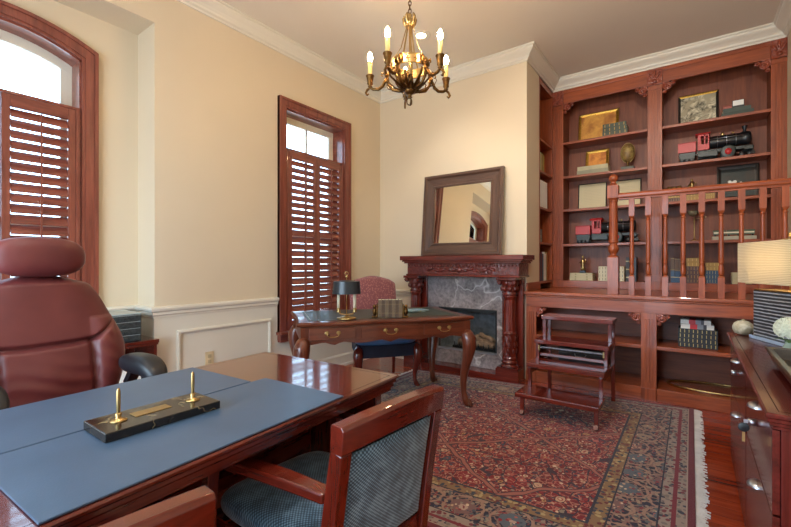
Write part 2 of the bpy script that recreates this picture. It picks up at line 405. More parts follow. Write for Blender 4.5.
w = B(wall_m); w.box(-1.72, .9, 5.31, 5.45, 0, CZ).box(-1.76, -1.62, 4.46, 5.4, 0, CZ); struct(w.build('wall_alcove'))
struct(B(wall_m).box(XR, XR+.2, YK, 5.4, 0, CZ).build('wall_right'))
w = B(wall_m); w.box(-3.7, -2.6, YK-.15, YK, 0, CZ).box(-.3, .9, YK-.15, YK, 0, CZ).box(-2.6, -.3, YK-.15, YK, 2.45, CZ); struct(w.build('wall_behind'))
struct(B(SH('z')).box(-2.7, -2.6, YK-.01, YK+.03, 0, 2.55).box(-.3, -.2, YK-.01, YK+.03, 0, 2.55).box(-2.6, -.3, YK-.01, YK+.03, 2.45, 2.55).build('added_doorway_1'))  # frame of an unseen doorway added to let the fill light in
# crown moulding
prof = [(0, 3.165), (.012, 3.165), (.014, 3.180), (.030, 3.190), (.034, 3.205), (.052, 3.222), (.075, 3.238), (.088, 3.252), (.090, 3.268), (.104, 3.272), (.104, CZ), (0, CZ)]
struct(B(trim_m).sweep(prof, [(XL, YK), (XL, YM), (XC, YM), (XC, YB), (XR, YB), (XR, YK)]).build('trim_1'))
# wainscot: chair rail, lower wall panelling, frames, baseboard
def rail_sweep(path, name):
    b = B(trim_m).sweep([(0, .745), (.010, .745), (.014, .762), (.022, .772), (.022, .790), (.034, .800), (.038, .815), (.034, .828), (0, .832)], path); return struct(b.build(name))
rail_sweep([(XW, AY1+.10), (XW, RY1), (XL, RY1), (XL, WY0-.10)], 'trim_2')
rail_sweep([(XL, WY1+.10), (XL, YM), (-2.62, YM)], 'trim_3')
rail_sweep([(XL, YK), (XL, RY0), (XW, RY0), (XW, AY0-.10)], 'trim_4')
b = B(trim_m)
t_ = .006
for path in ([(XW, AY1+.10), (XW, RY1), (XL, RY1), (XL, WY0-.10)], [(XL, WY1+.10), (XL, YM), (-2.60, YM)], [(XL, YK), (XL, RY0), (XW, RY0), (XW, AY0-.1)]):
    b.sweep([(0, .11), (t_, .11), (t_, .75), (0, .75)], path)
b.sweep([(0, .11), (t_, .11), (t_, .42), (0, .42)], [(XL, WY0-.10), (XL, WY1+.10)]).sweep([(0, .11), (t_, .11), (t_, .42), (0, .42)], [(XW, AY0-.10), (XW, AY1+.10)])
struct(b.build('trim_5'))
def frame_mould(y0, y1, z0, z1, name):
    b = B(trim_m); x = XL+t_
    for (a0, a1, c0, c1) in ((y0, y1, z1-.026, z1), (y0, y1, z0, z0+.026), (y0, y0+.026, z0+.026, z1-.026), (y1-.026, y1, z0+.026, z1-.026)):
        b.box(x, x+.014, a0, a1, c0, c1)
        b.box(x+.014, x+.019, a0+.006, a1-.006, c0+.006, c1-.006)
    return struct(b.build(name, bevel=.003))
frame_mould(1.54, 2.40, .20, .638, 'trim_6'); frame_mould(3.56, 3.98, .20, .638, 'trim_7'); frame_mould(-1.4, -.32, .20, .638, 'trim_8')
bp = [(0, 0), (.030, 0), (.030, .022), (.018, .030), (.016, .115), (.008, .135), (0, .14)]
struct(B(trim_m).sweep(bp, [(XL, YK), (XL, RY0), (XW, RY0), (XW, RY1), (XL, RY1), (XL, YM), (-2.60, YM)]).build('baseboard_left'))
struct(B(trim_m).sweep(bp, [(XR, 3.2), (XR, YK)]).build('baseboard_right'))

# ------------------------------------------------------------------ windows with plantation shutters
def louvers(b, x, y0, y1, z0, z1, pitch=.067, ang=-59):
    n = int((z1-z0)/pitch); p = (z1-z0)/n
    for i in range(n):
        zc = z0+p*(i+.5); poly = []
        ca, sa = math.cos(rad(ang)), math.sin(rad(ang))
        for k in range(10):
            a = 2*PI*k/10; u, v = .0365*math.cos(a), .0055*math.sin(a)
            poly.append((x+u*ca-v*sa, zc+u*sa+v*ca))
        b.sm = False; b.prism(poly, y0, y1, 'xz')
def shutter(root, x, y0, y1, z0, z1, st=.042):
    b = B(SH('z')); b.box(x-.014, x+.014, y0, y0+st, z0, z1).box(x-.014, x+.014, y1-st, y1, z0, z1)
    b.use(SH('y')).box(x-.014, x+.014, y0+st, y1-st, z1-.075, z1).box(x-.014, x+.014, y0+st, y1-st, z0, z0+.09)
    f = b.build('shutter', root, bevel=.003)
    l = B(SH('y')); louvers(l, x, y0+st+.001, y1-st-.001, z0+.092, z1-.077); l.build('louvers', f)
    B(SH('z')).box(x+.030, x+.040, (y0+y1)/2-.005, (y0+y1)/2+.005, z0+.14, z1-.09).build('tilt_rod', f)
def window(name, x, y0, y1, z0, zs, zt, shut_top, arched, cols):
    r = sroot(name); dx = .17
    top = arch(y0, y1, zs, zt) if arched else [(y0, zt), (y1, zt)]
    # casing: stepped moulding round the opening
    b = B(SH('z'))
    for e, t in ((.0, .022), (.018, .030), (.070, .040)):
        w_ = .092
        o = arch(y0-w_, y1+w_, zs+(.075 if arched else 0), zt+w_) if arched else [(y0-w_, zt+w_), (y1+w_, zt+w_)]
        i_ = arch(y0-e, y1+e, zs+e*.8, zt+e) if arched else [(y0-e, zt+e), (y1+e, zt+e)]
        n = len(o)
        for k in range(n-1):
            b.prism([i_[k], i_[k+1], o[k+1], o[k]], x, x+t, 'yz')
        zb = z0 - .02
        b.prism([(y0-w_, zb), (y0-e, zb), i_[0], o[0]], x, x+t, 'yz'); b.prism([(y1+e, zb), (y1+w_, zb), o[-1], i_[-1]], x, x+t, 'yz')
    b.build('casing', r)
    b = B(SH('y')); b.box(x-.02, x+.085, y0-.115, y1+.115, z0-.028, z0).box(x, x+.05, y0-.095, y1+.095, z0-.10, z0-.028); b.build('sill', r, bevel=.005)
    # jamb lining
    b = B(SH('y')); e = .012
    b.box(x-dx, x, y0, y0+e, z0, top[0][1]).box(x-dx, x, y1-e, y1, z0, top[-1][1])
    for k in range(len(top)-1):
        (a, c), (d_, f_) = top[k], top[k+1]; b.prism([(a, c), (d_, f_), (d_, f_-e), (a, c-e)], x-dx, x, 'yz')
    b.build('jamb', r)
    # white sash
    b = B(trim_m); fr = .066; xs = x-.15
    b.box(xs-.03, xs, y0+e, y0+e+fr, z0, top[0][1]-e).box(xs-.03, xs, y1-e-fr, y1-e, z0, top[-1][1]-e).box(xs-.029, xs+.001, y0+e, y1-e, z0, z0+fr)
    for k in range(len(top)-1):
        (a, c), (d_, f_) = top[k], top[k+1]; b.prism([(a, c-e), (d_, f_-e), (d_, f_-e-fr), (a, c-e-fr)], xs-.0285, xs+.002, 'yz')
    for q in range(1, cols): yy = y0+(y1-y0)*q/cols; b.box(xs-.025, xs-.003, yy-.011, yy+.011, z0, zt-e-.01)
    b.box(xs-.0275, xs+.0015, y0+e, y1-e, 1.40, 1.45)
    b.build('sash', r)
    ym_ = (y0+y1)/2; poly = [(y0+.03, z0+.02), (y1-.03, z0+.02)] + [(ym_+(p-ym_)*(1-.06/(y1-y0)), q-.03) for p, q in top[::-1]]
    B(glass_m).prism(poly, xs-.017, xs-.013, 'yz').build('pane', r)
    # shutters in a wooden frame
    xf = x-.002
    b = B(SH('z')); b.box(xf-.02, xf+.016, y0+e, y0+e+.022, z0, shut_top).box(xf-.02, xf+.016, y1-e-.022, y1-e, z0, shut_top)
    b.box(xf-.02, xf+.016, y0+e+.022, y1-e-.022, shut_top-.018, shut_top); b.build('shutter_frame', r, bevel=.002)
    ym = (y0+y1)/2
    shutter(r, xf, y0+e+.023, ym-.001, z0+.002, shut_top-.02); shutter(r, xf, ym+.001, y1-e-.023, z0+.002, shut_top-.02)
window('window_1', XW, AY0, AY1, AZ0, AZS, AZT, 2.235, True, 1)
window('window_2', XL, WY0, WY1, WZ0, WZ1, WZ1, 2.275, False, 2)

# outlet on the panelling
o = thing('wall_outlet', 'cream electrical outlet low on the white wainscot panel', 'outlet', (XL+t_, 1.80, .374))
B(plain('almond_plastic', 'd8c39a', .4)).box(0, .007, -.036, .036, -.058, .058).build('cover_plate', o, bevel=.003)
for zc in (-.022, .022): B(plain('almond_plastic_dark', 'b9a582', .4)).box(.007, .0095, -.015, .015, zc-.014, zc+.014).build('socket', o, bevel=.002)

# ------------------------------------------------------------------ fireplace and mantel
fp = thing('fireplace', 'carved dark red wooden fireplace with grey marble surround', 'fireplace', (-1.955, YM, 0))
X0, X1 = -.66, .60          # local: column centres about
cols = (-.605, .495); yc = -.155
b = B(MH('x')); b.box(-.70, .69, -.34, -.001, 1.185, 1.232).box(-.68, .67, -.325, -.001, 1.168, 1.185).box(-.665, .655, -.305, -.001, 1.150, 1.168); b.build('mantel_shelf', fp, bevel=.004)
b = B(carved_m); b.box(-.64, .63, -.275, -.001, 1.035, 1.150); b.build('frieze', fp, bevel=.004)
b = B(MH('x')); b.box(-.65, .64, -.29, -.001, 1.015, 1.035); b.build('frieze_moulding', fp, bevel=.006)
for i in range(2): pass
b = B(carved_m)
for k in range(34):
    x = -.62+k*.0370; b.ell((x, -.277, 1.128), (.012, .012, .012), 8, 6)
b.sm = False
for sgn in (-1, 1):
    for k in range(5):
        b.ell((.005+sgn*(.05+k*.075), -.275, 1.085+.008*math.sin(k*2)), (.045, .014, .018), 10, 6, Matrix.Rotation(sgn*.35*(-1)**k, 3, 'Y'))
b.ell((.005, -.276, 1.085), (.035, .02, .032), 12, 8)
b.build('frieze_carving', fp)
for cx in cols:
    # backing pilaster, plinth, column, capital
    side = 1 if cx > 0 else -1
    B(MH('z')).box(cx-.105, cx+.105, -.085, -.001, .0, 1.015).build('pilaster', fp, bevel=.003)
    b = B(MH('x')); b.box(cx-.115, cx+.115, yc-.082, -.085, 0, .125).box(cx-.105, cx+.105, yc-.078, -.085, .125, .140); b.build('plinth', fp, bevel=.003)
    def flute(z, a):
        if .47 < z < .80: return 1-.09*abs(math.cos(a*6))**.5
        if .24 < z < .45: return 1+.05*math.sin(a*8+z*40)
        return 1
    pr = [(.088, .140), (.088, .158), (.070, .163), (.066, .172), (.080, .182), (.080, .196), (.064, .203), (.062, .212), (.074, .222), (.072, .235), (.062, .242)]
    pr += [(.066, .25+.01*k) for k in range(22)] + [(.072, .468), (.070, .478)] + [(.064-.00018*k, .485+.01*k) for k in range(33)] + [(.066, .822), (.070, .832), (.062, .84)]
    b = B(MH('z')); b.lathe(pr, (cx, yc, 0), 48, flute); col_ = b.build('column', fp)
    b = B(carved_m)
    for k in range(8):
        a = 2*PI*k/8
        for z, r_ in ((.30, .066), (.36, .067), (.42, .067)):
            b.ell((cx+r_*math.cos(a+z*3), yc+r_*math.sin(a+z*3), z), (.010, .010, .026), 8, 6)
    b.build('column_carving', fp)
    b = B(carved_m); b.lathe([(.060, .84), (.072, .85), (.060, .862), (.062, .88), (.072, .92), (.085, .96), (.082, .985)], (cx, yc, 0), 24)
    for k in range(8):
        a = 2*PI*k/8+PI/8
        b.ell((cx+.070*math.cos(a), yc+.070*math.sin(a), .905), (.022, .022, .03), 8, 6)
    for sx in (-1, 1):
        for sy in (-1, 1): b.ell((cx+sx*.072, yc+sy*.072, .965), (.026, .026, .026), 12, 8)
        b.tube([(cx+sx*.072+.018*math.cos(t)*sx*(1-t/14), yc-.098, .965+.018*math.sin(t)*(1-t/14)) for t in [k*.5 for k in range(20)]], .006, 6)
    b.ell((cx, yc-.080, .962), (.02, .02, .024), 10, 8)
    b.build('capital', fp)
    B(MH('x')).box(cx-.100, cx+.100, yc-.108, -.085, .988, 1.015).build('abacus', fp, bevel=.004)
ox0, ox1, oz0, oz1 = -.365, .325, .205, .668
m0, m1 = -.4997, .3897
b = B(marble_m); b.box(m0, m1, -.060, -.001, oz1, 1.012).box(m0, ox0, -.060, -.001, .055, oz1).box(ox1, m1, -.060, -.001, .055, oz1).box(ox0, ox1, -.060, -.001, .055, oz0); b.build('marble_surround', fp, bevel=.002)
B(MH('x')).box(-.4895, .3795, -.215, -.001, 0, .054).build('hearth_board', fp, bevel=.003)
fb = B(dark_m); fb.box(ox0+.001, ox1-.001, -.056, -.050, oz1-.028, oz1-.001).box(ox0+.001, ox0+.018, -.056, -.05, oz0+.02, oz1-.028).box(ox1-.018, ox1-.001, -.056, -.05, oz0+.02, oz1-.028)
fb.build('firebox_frame', fp); B(steel_m).box(ox0+.001, ox1-.001, -.066, -.050, oz0+.001, oz0+.02).build('firebox_trim', fp)
grey_brick = plain('sooty_firebrick', '7a8288', .9, var=.3, nscale=18)
b = B(grey_brick); b.box(ox0-.012, ox1+.012, .30, .32, oz0-.012, oz1+.012).box(ox0-.012, ox0-.001, -.0005, .30, oz0-.012, oz1+.012).box(ox1+.001, ox1+.012, -.0005, .30, oz0-.012, oz1+.012)
b.box(ox0-.001, ox1+.001, -.0005, .30, oz0-.012, oz0-.001).box(ox0-.001, ox1+.001, -.0005, .30, oz1+.001, oz1+.012); b.build('firebox_lining', fp)
log_m = plain('ceramic_log', '8a7460', .9, var=.5, nscale=25)
for (p0, p1, r_) in (((-.20,   .12, .262), (.22, .14, .262), .020), ((-.16,   .20, .30), (.10, .16, .335), .018), ((.0,   .13, .325), (.24, .19, .285), .018), ((.05, .12, .37), (.20, .16, .31), .014)):
    pts = [Vector(p0).lerp(Vector(p1), k/6)+Vector((0, 0, .006*math.sin(k*2.1))) for k in range(7)]
    B(log_m).tube(pts, [1.9*r_*(1+.15*math.sin(k*1.7)) for k in range(7)], 10).build('log', fp)
b = B(black_m)
for k in range(9): b.tube([(-.22+k*.058, .06, .222), (-.22+k*.058, .05, .275), (-.22+k*.058, .055, .222), (-.22+k*.058, .24, .236)], .005, 6)
b.box(-.25, .27, .06, .075, .205, .233).box(-.25, .27, .22, .235, .205, .233); b.build('grate', fp)

# mirror leaning on the mantel
mir = thing('mirror', 'large square mirror in a wide dark wooden frame leaning above the mantel', 'mirror', (-2.025, YM-.108, 1.2345)); mir.rotation_euler = (rad(-5.2), 0, 0)
fm = wood('mirror_frame', '3e2c24', '6a4c3c', 'x', .35, .3); fmz = wood('mirror_frame', '3e2c24', '6a4c3c', 'z', .35, .3)
W_, H_ = .47, .905
def pframe(root, W, H, prof, mx, mz, name='frame', z0=0, y=0):   # prof: list (inset, depth), picture frame facing -y, bottom edge at z0
    b = MB()
    loop = lambda e: [(-W+e, z0+e), (W-e, z0+e), (W-e, z0+H-e), (-W+e, z0+H-e)]
    rings = [[b._v((p[0], y-d, p[1])) for p in loop(e)] for e, d in prof]
    for a, c in zip(rings, rings[1:]):
        for k in range(4):
            b.use(mx if k % 2 == 0 else mz); b._f([a[k], a[(k+1)%4], c[(k+1)%4], c[k]])
    a, c = rings[-1], rings[0]
    for k in range(4): b._f([a[k], a[(k+1)%4], c[(k+1)%4], c[k]])
    return b.build(name, root)
pframe(mir, W_, H_, [(0, 0), (0, .045), (.010, .052), (.028, .052), (.038, .040), (.045, .034), (.115, .022), (.120, .030), (.135, .030), (.140, .018), (.140, 0)], fm, fmz)
B(mirror_m).box(-W_+.13, W_-.13, -.016, -.012, .13, H_-.13).build('mirror_glass', mir)
B(dark_m).box(-W_+.01, W_-.01, -.011, -.003, .01, H_-.01).build('backing', mir)

# ------------------------------------------------------------------ built-in bookcase
SHZ = [2.557, 2.164, 1.779, 1.377, .955]; PT = .873
bc = thing('bookcase', 'tall built-in cherry wood bookcase above the raised platform', 'bookcase', (0, YB, 0))
YBK = .28
BX = [(-1.343, -1.228), (-.39, -.262), (.565, .6735)]
B(CHB('z')).box(-1.342, .6735, YBK, YBK+.02, PT, 3.283).build('back_panel', bc)
for i, (a, c) in enumerate(BX):
    b = B(CH('z')); b.box(a, c, .0, .022, PT, 3.163)
    n = 4; wv = (c-a-.03)/n
    for k in range(n):
        xx = a+.015+wv*(k+.5); b.box(xx-wv*.30, xx+wv*.30, -.008, 0, PT+.16, 2.93)
    b.box(a, c, -.010, 0, PT+.09, PT+.15).box(a, c, -.010, 0, 2.95, 2.985)
    b.build('pilaster', bc, bevel=.002)
    b = B(carved_ch); b.box(a-.004*(i == 1), c+.004*(i == 1), -.020, -.0005, 2.995, 3.16)
    xm = (a+c)/2
    for sx in (-1, 0, 1):
        b.ell((xm+sx*.032, -.022, 3.09+.03*(sx == 0)), (.014, .012, .034), 8, 6, Matrix.Rotation(sx*.5, 3, 'Y'))
    b.ell((xm, -.024, 3.03), (.022, .012, .018), 8, 6); b.build('capital', bc, bevel=.003)
B(CHB('z')).box(-1.246, -1.230, .024, YBK-.001, PT+.085, 3.0).build('side_panel', bc)
B(CHB('z')).box(-.388, -.372, .024, YBK-.001, PT+.085, 3.0).build('side_panel', bc)
B(CHB('z')).box(-.280, -.264, .024, YBK-.001, PT+.085, 3.0).build('side_panel', bc)
B(CHB('z')).box(.567, .583, .024, YBK-.001, PT+.085, 3.0).build('side_panel', bc)
bays = [(-1.228, -.39), (-.262, .565)]
for (a, c) in bays:
    for z in SHZ[:4]:
        b = B(CH('x')); b.box(a+.0005, c-.0005, .024, YBK-.001, z-.02, z).box(a+.0005, c-.0005, -.002, .0235, z-.028, z); b.build('shelf', bc, bevel=.003)
    B(CH('x')).box(a+.0005, c-.0005, .0, YBK-.001, PT+.001, SHZ[4]).build('base_board', bc, bevel=.003)
    b = B(CH('x')); b.box(a+.0005, c-.0005, .0, .022, 3.006, 3.163).box(a+.0005, c-.0005, -.012, 0, 3.125, 3.163).box(a+.0005, c-.0005, -.006, 0, 3.006, 3.02); b.build('header', bc, bevel=.003)
def bracket(root, x, z, s, y0=.0, y1=.022, m=carved_ch, sc=1.0):
    b = B(m); b.prism([(x, z), (x+s*.075*sc, z), (x+s*.03*sc, z-.03*sc), (x, z-.075*sc)], y0+.004, y1, 'xz')
    def disc(cx, cz, r, y_):
        b.lathe([(r*sc, y1-y0), (r*sc, y_), (r*.75*sc, y_-.002), (r*.68*sc, y_+.005), (r*.36*sc, y_+.005), (r*.30*sc, y_-.006), (r*.1*sc, y_-.008)], (x+s*cx*sc, y0, z+cz*sc), 16, None, 'y')
    disc(.048, -.052, .042, 0); disc(.104, -.024, .023, .003); disc(.022, -.108, .021, .003)
    return b.build('corner_bracket', root, bevel=.002)
for (a, c) in bays:
    bracket(bc, a+.001, 3.005, 1, -.012, .018, sc=.9); bracket(bc, c-.001, 3.005, -1, -.012, .018, sc=.9)
# bookcase set into the side of the chimney breast
sb = thing('side_bookcase', 'narrow built-in cherry bookcase set in the side of the chimney breast', 'bookcase', (XC, 4.46, 0))
B(CHB('z')).box(-.275, -.262, .001, .538, PT, 3.16).build('back_panel', sb)
b = B(CH('z')); b.box(-.262, .002, .001, .030, PT, 3.16).box(-.262, -.001, .515, .538, PT, 3.16); b.build('side_panel', sb, bevel=.002)
for z in (2.515, 2.17, 1.77, 1.385, .955):
    B(CH('y')).box(-.262, -.002, .0305, .5145, z-.024, z).build('shelf', sb, bevel=.002)
b = B(CH('y')); b.box(-.262, -.002, .0305, .5145, 3.10, 3.16); b.build('header', sb)

# ------------------------------------------------------------------ raised platform with lower shelves
YP = 4.03
pf = thing('platform', 'raised cherry wood platform with open shelves underneath', 'platform', (0, YP, 0))
b = B(CH('x')); b.box(XC+.001, .6735, .0, .968, PT-.035, PT); b.build('platform_deck', pf)
b = B(CH('x')); b.box(XC-.012, .6735, -.022, .0, PT-.028, PT+.004).box(XC+.003, .6735, -.012, -.0005, PT-.045, PT-.028); b.build('nosing', pf, bevel=.006)
b = B(CH('x')); b.box(XC+.003, .6735, .0005, .022, .73, PT-.0355); b.build('front_rail', pf, bevel=.002)
PX = [(-1.3405, -1.242), (-.362, -.25), (.555, .6735)]
for a, c in PX:
    b = B(CH('z')); b.box(a, c, .0005, .022, .0, .7295)
    n = max(2, int((c-a)/.03)); wv = (c-a-.04)/n
    for k in range(n):
        xx = a+.02+wv*(k+.5); b.box(xx-wv*.30, xx+wv*.30, -.006, .0005, .15, .68)
    b.box(a, c, -.010, .0005, 0, .10); b.build('pilaster', pf, bevel=.002)
    if a > -1 and c < .6: B(CHB('z')).box((a+c)/2-.012, (a+c)/2+.012, .0225, .44, .105, PT-.036).build('partition', pf)
B(CHB('z')).box(XC+.003, XC+.02, .0225, .44, 0, PT-.036).build('partition', pf); B(CHB('z')).box(.656, .6735, .0225, .44, 0, PT-.036).build('partition', pf)
B(CHB('x')).box(XC+.003, .6735, .4405, .46, 0, PT-.036).build('back_panel', pf)
for a, c in ((-1.242, -.362), (-.25, .555)):
    B(CH('x')).box(a+.0005, c-.0005, .0005, .4395, .0, .105).build('bottom_board', pf, bevel=.003)
    xl = XC+.021 if a < -1 else (-.362-.25)/2+.0125; xr = (-.362-.25)/2-.0125 if a < -1 else .6555
    B(CH('x')).box(xl, xr, .0225, .4395, .436, .461).box(a+.0005, c-.0005, .002, .0225, .430, .461).build('shelf', pf, bevel=.002)
    bracket(pf, a+.001, .7295, 1, -.008, .018, sc=.75); bracket(pf, c-.001, .7295, -1, -.008, .018, sc=.75)
# skirting on the platform along the chimney side
B(CH('y')).box(XC+.001, XC+.016, .002, .43, PT+.0005, PT+.085).build('skirting', pf, bevel=.003)

# balustrade
bl = thing('balustrade', 'turned cherry wood railing along the platform edge', 'railing', (0, 4.10, PT+.001))
nx = -.580
b = B(CH('z')); hb = .043
b.box(nx-hb, nx+hb, -hb, hb, 0, .33)
b.frustum((nx, 0, .33), (hb, hb), (nx, 0, .345), (.03, .03))
b.lathe([(.030, .345), (.022, .355), (.034, .372), (.042, .395), (.044, .415), (.036, .440), (.026, .452), (.038, .460), (.040, .468), (.040, .48)], (nx, 0, 0), 24)
b.lathe([(.037, .48), (.037, .485)] + [(.037-.0001*k, .50+k*.01) for k in range(32)] + [(.034, .825), (.040, .832), (.030, .845)], (nx, 0, 0), 40, lambda z, a: 1-(.07*abs(math.cos(a*5)) if .49 < z < .82 else 0))
b.frustum((nx, 0, .845), (.03, .03), (nx, 0, .858), (hb, hb)); b.box(nx-hb, nx+hb, -hb, hb, .858, .968); b.frustum((nx, 0, .968), (hb, hb), (nx, 0, .983), (.02, .02))
b.lathe([(.020, .983), (.028, .990), (.020, 1.0), (.020, 1.006), (.036, 1.018), (.040, 1.035), (.033, 1.055), (.018, 1.068), (.004, 1.074)], (nx, 0, 0), 24)
b.build('newel_post', bl)
b = B(CH('x')); rp = [(-.034, .862), (-.028, .852), (.028, .852), (.034, .862), (.036, .880), (.028, .893), (.010, .898), (-.010, .898), (-.028, .893), (-.036, .880)]
b.prism(rp, nx+hb, XR-.001, 'yz')
b.box(nx+hb, XR-.001, -.020, .020, .838, .852); b.build('handrail', bl)
def baluster(x):
    b = B(CH('z')); h = .021
    b.box(x-h, x+h, -h, h, 0, .165); b.frustum((x, 0, .165), (h, h), (x, 0, .178), (.012, .012))
    b.lathe([(.012, .178), (.017, .190), (.0195, .215), (.016, .255), (.0125, .275), (.0175, .280), (.0175, .288), (.014, .292)] + [(.0178-.004*(k/10), .30+.34*k/10) for k in range(11)] + [(.012, .648), (.017, .652), (.017, .660), (.012, .664), (.0125, .670)], (x, 0, 0), 18)
    b.frustum((x, 0, .670), (.012, .012), (x, 0, .69), (h, h)); b.box(x-h, x+h, -h, h, .69, .8375)
    b.build('baluster', bl)
for k in range(9): baluster(-.437+.1222*k)
# ------------------------------------------------------------------ rug
rg = thing('rug', 'red and navy persian rug with cream fringe on the wooden floor', 'rug', (0, 0, 0))
b = B(rug_m); C4 = [(-2.40, 1.42), (.01, 1.58), (0, 3.97), (-2.41, 3.69)]
uvs = []; NU = 40
def rp_(u, v, z):
    a = Vector(C4[0]).lerp(Vector(C4[1]), u); c = Vector(C4[3]).lerp(Vector(C4[2]), u); p = a.lerp(c, v); return (p.x, p.y, z)
g = [[b._v(rp_(i/NU, j/NU, .011)) for j in range(NU+1)] for i in range(NU+1)]
for i in range(NU):
    for j in range(NU): b._f([g[i][j], g[i+1][j], g[i+1][j+1], g[i][j+1]])
lo = [b._v(rp_(i, j, .001)) for i, j in ((0,0),(1,0),(1,1),(0,1))]
E_ = [[g[i][0] for i in range(NU+1)], [g[NU][j] for j in range(NU+1)], [g[i][NU] for i in range(NU, -1, -1)], [g[0][j] for j in range(NU, -1, -1)]]
for k in range(4): b._f([lo[k], lo[(k+1)%4]] + E_[k][::-1])
b._f(lo[::-1])
uvl = b.bm.loops.layers.uv.new('UVMap')
vu = {}
for i in range(NU+1):
    for j in range(NU+1): vu[g[i][j]] = (RW*i/NU, RH*j/NU)
for k, q in enumerate(((0,0),(RW,0),(RW,RH),(0,RH))): vu[lo[k]] = q
for f in b.bm.faces:
    for l in f.loops: l[uvl].uv = vu[l.vert]
b.build('pile', rg)
for side in (0, 1):
    b = B(fringe_m); n = 210
    for k in range(n):
        v = (k+.5)/n; p = rp_(side, v, .004); s_ = 1 if side else -1; L = .035+random.random()*.022; dy = random.uniform(-.006, .006)
        b.rect_sweep([(p[0], p[1], .005), (p[0]+s_*L*.6, p[1]+dy*.5, .006), (p[0]+s_*L, p[1]+dy, .003)], .0085, .003, (0, 1, 0))
    tag(b.build('fringe', rg), kind='stuff')

# ------------------------------------------------------------------ executive desk
dk = thing('executive_desk', 'large dark cherry desk covered by two blue grey leather pads', 'desk', (-1.235, .53, 0), rad(3.2))
DW, DL = .372, .70; DZ = .730
b = B(DK('y')); pr = [(0, DZ-.001), (0, DZ), (-.002, DZ), (.0, DZ-.0)]
b.box(-DW+.02, DW-.02, -DL+.02, DL-.02, DZ-.045, DZ)
ep = [(-.022, DZ-.056), (-.018, DZ-.056), (-.018, DZ-.044), (-.010, DZ-.040), (-.010, DZ-.031), (-.012, DZ-.030), (-.012, DZ-.027), (-.003, DZ-.024), (-.003, DZ-.016), (-.006, DZ-.015), (-.006, DZ-.012), (.005, DZ-.010), (.006, DZ-.004), (.002, DZ), (-.022, DZ)]
b.sweep(ep, [(-DW, -DL), (-DW, DL), (DW, DL), (DW, -DL)][::-1], closed=True)
b.build('desktop', dk)
for s_ in (-1, 1):
    B(DK('z')).box(-DW+.04, DW-.05, s_*(DL-.05)-.018, s_*(DL-.05)+.018, .0125, DZ-.046).build('end_panel', dk, bevel=.003)
B(DK('y')).box(-.035, -.012, -DL+.0685, DL-.0685, .02, DZ-.046).build('modesty_panel', dk, bevel=.002)
for s_ in (-1, 1):
    p = B(DK('z')).box(-DW+.045, -.0355, s_*.44-.19, s_*.44+.19, .05, DZ-.046).build('drawer_pedestal', dk, bevel=.003)
    for z0, z1 in ((.07, .36), (.37, .52), (.53, .67)):
        B(DK('y')).box(-DW+.032, -DW+.0445, s_*.44-.175, s_*.44+.175, z0, z1).build('drawer', p, bevel=.003)
c_, s__ = math.cos(rad(3.2)), math.sin(rad(3.2))
def desk_pt(x, y): return (-1.235+c_*x-s__*y, .53+s__*x+c_*y)
def pad(name, x0, x1, y0, y1, label):
    p = desk_pt((x0+x1)/2, (y0+y1)/2); hx, hy = (x1-x0)/2, (y1-y0)/2
    o = B(blotter_m).box(-hx, hx, -hy, hy, 0, .005).build(name, None, bevel=.002, loc=(p[0], p[1], DZ+.0006)); o.rotation_euler = (0, 0, rad(3.2))
    return tag(o, label, 'desk pad', 'leather desk pads')
pad('desk_pad', -.372+.006, -.006, -.36, .335, 'blue grey leather pad nearer the burgundy chair, behind the pen stand')
pad('desk_pad', .0, .370, -.36, .392, 'blue grey leather pad on the side of the teal guest chairs')
# pen stand
ps = thing('pen_stand', 'black and gold marble pen stand with two brass pens across the desk pads', 'pen stand', (-1.160, .507, DZ+.0062), rad(.5))
B(black_marble_m).box(-.068, .068, -.142, .142, 0, .022).build('marble_base', ps, bevel=.002)
B(gold_m).box(-.026, .010, -.055, .035, .0222, .0238).build('name_plate', ps, bevel=.0005)
for y, tl in ((-.090, .055), (.098, .02)):
    b = B(gold_m); b.lathe([(.019, .0222), (.019, .0245), (.008, .027), (.006, .032), (.0075, .040), (.006, .042)], (.0, y, 0), 20); b.build('pen_holder', ps)
    pn = B(gold_m); pn.lathe([(.0028, .036), (.0042, .045), (.0050, .07), (.0046, .095), (.0034, .1005), (.0016, .103)], (0, 0, 0), 14)
    o = pn.build('pen', ps, loc=(0, y, 0)); o.rotation_euler = (0, 0, 0)

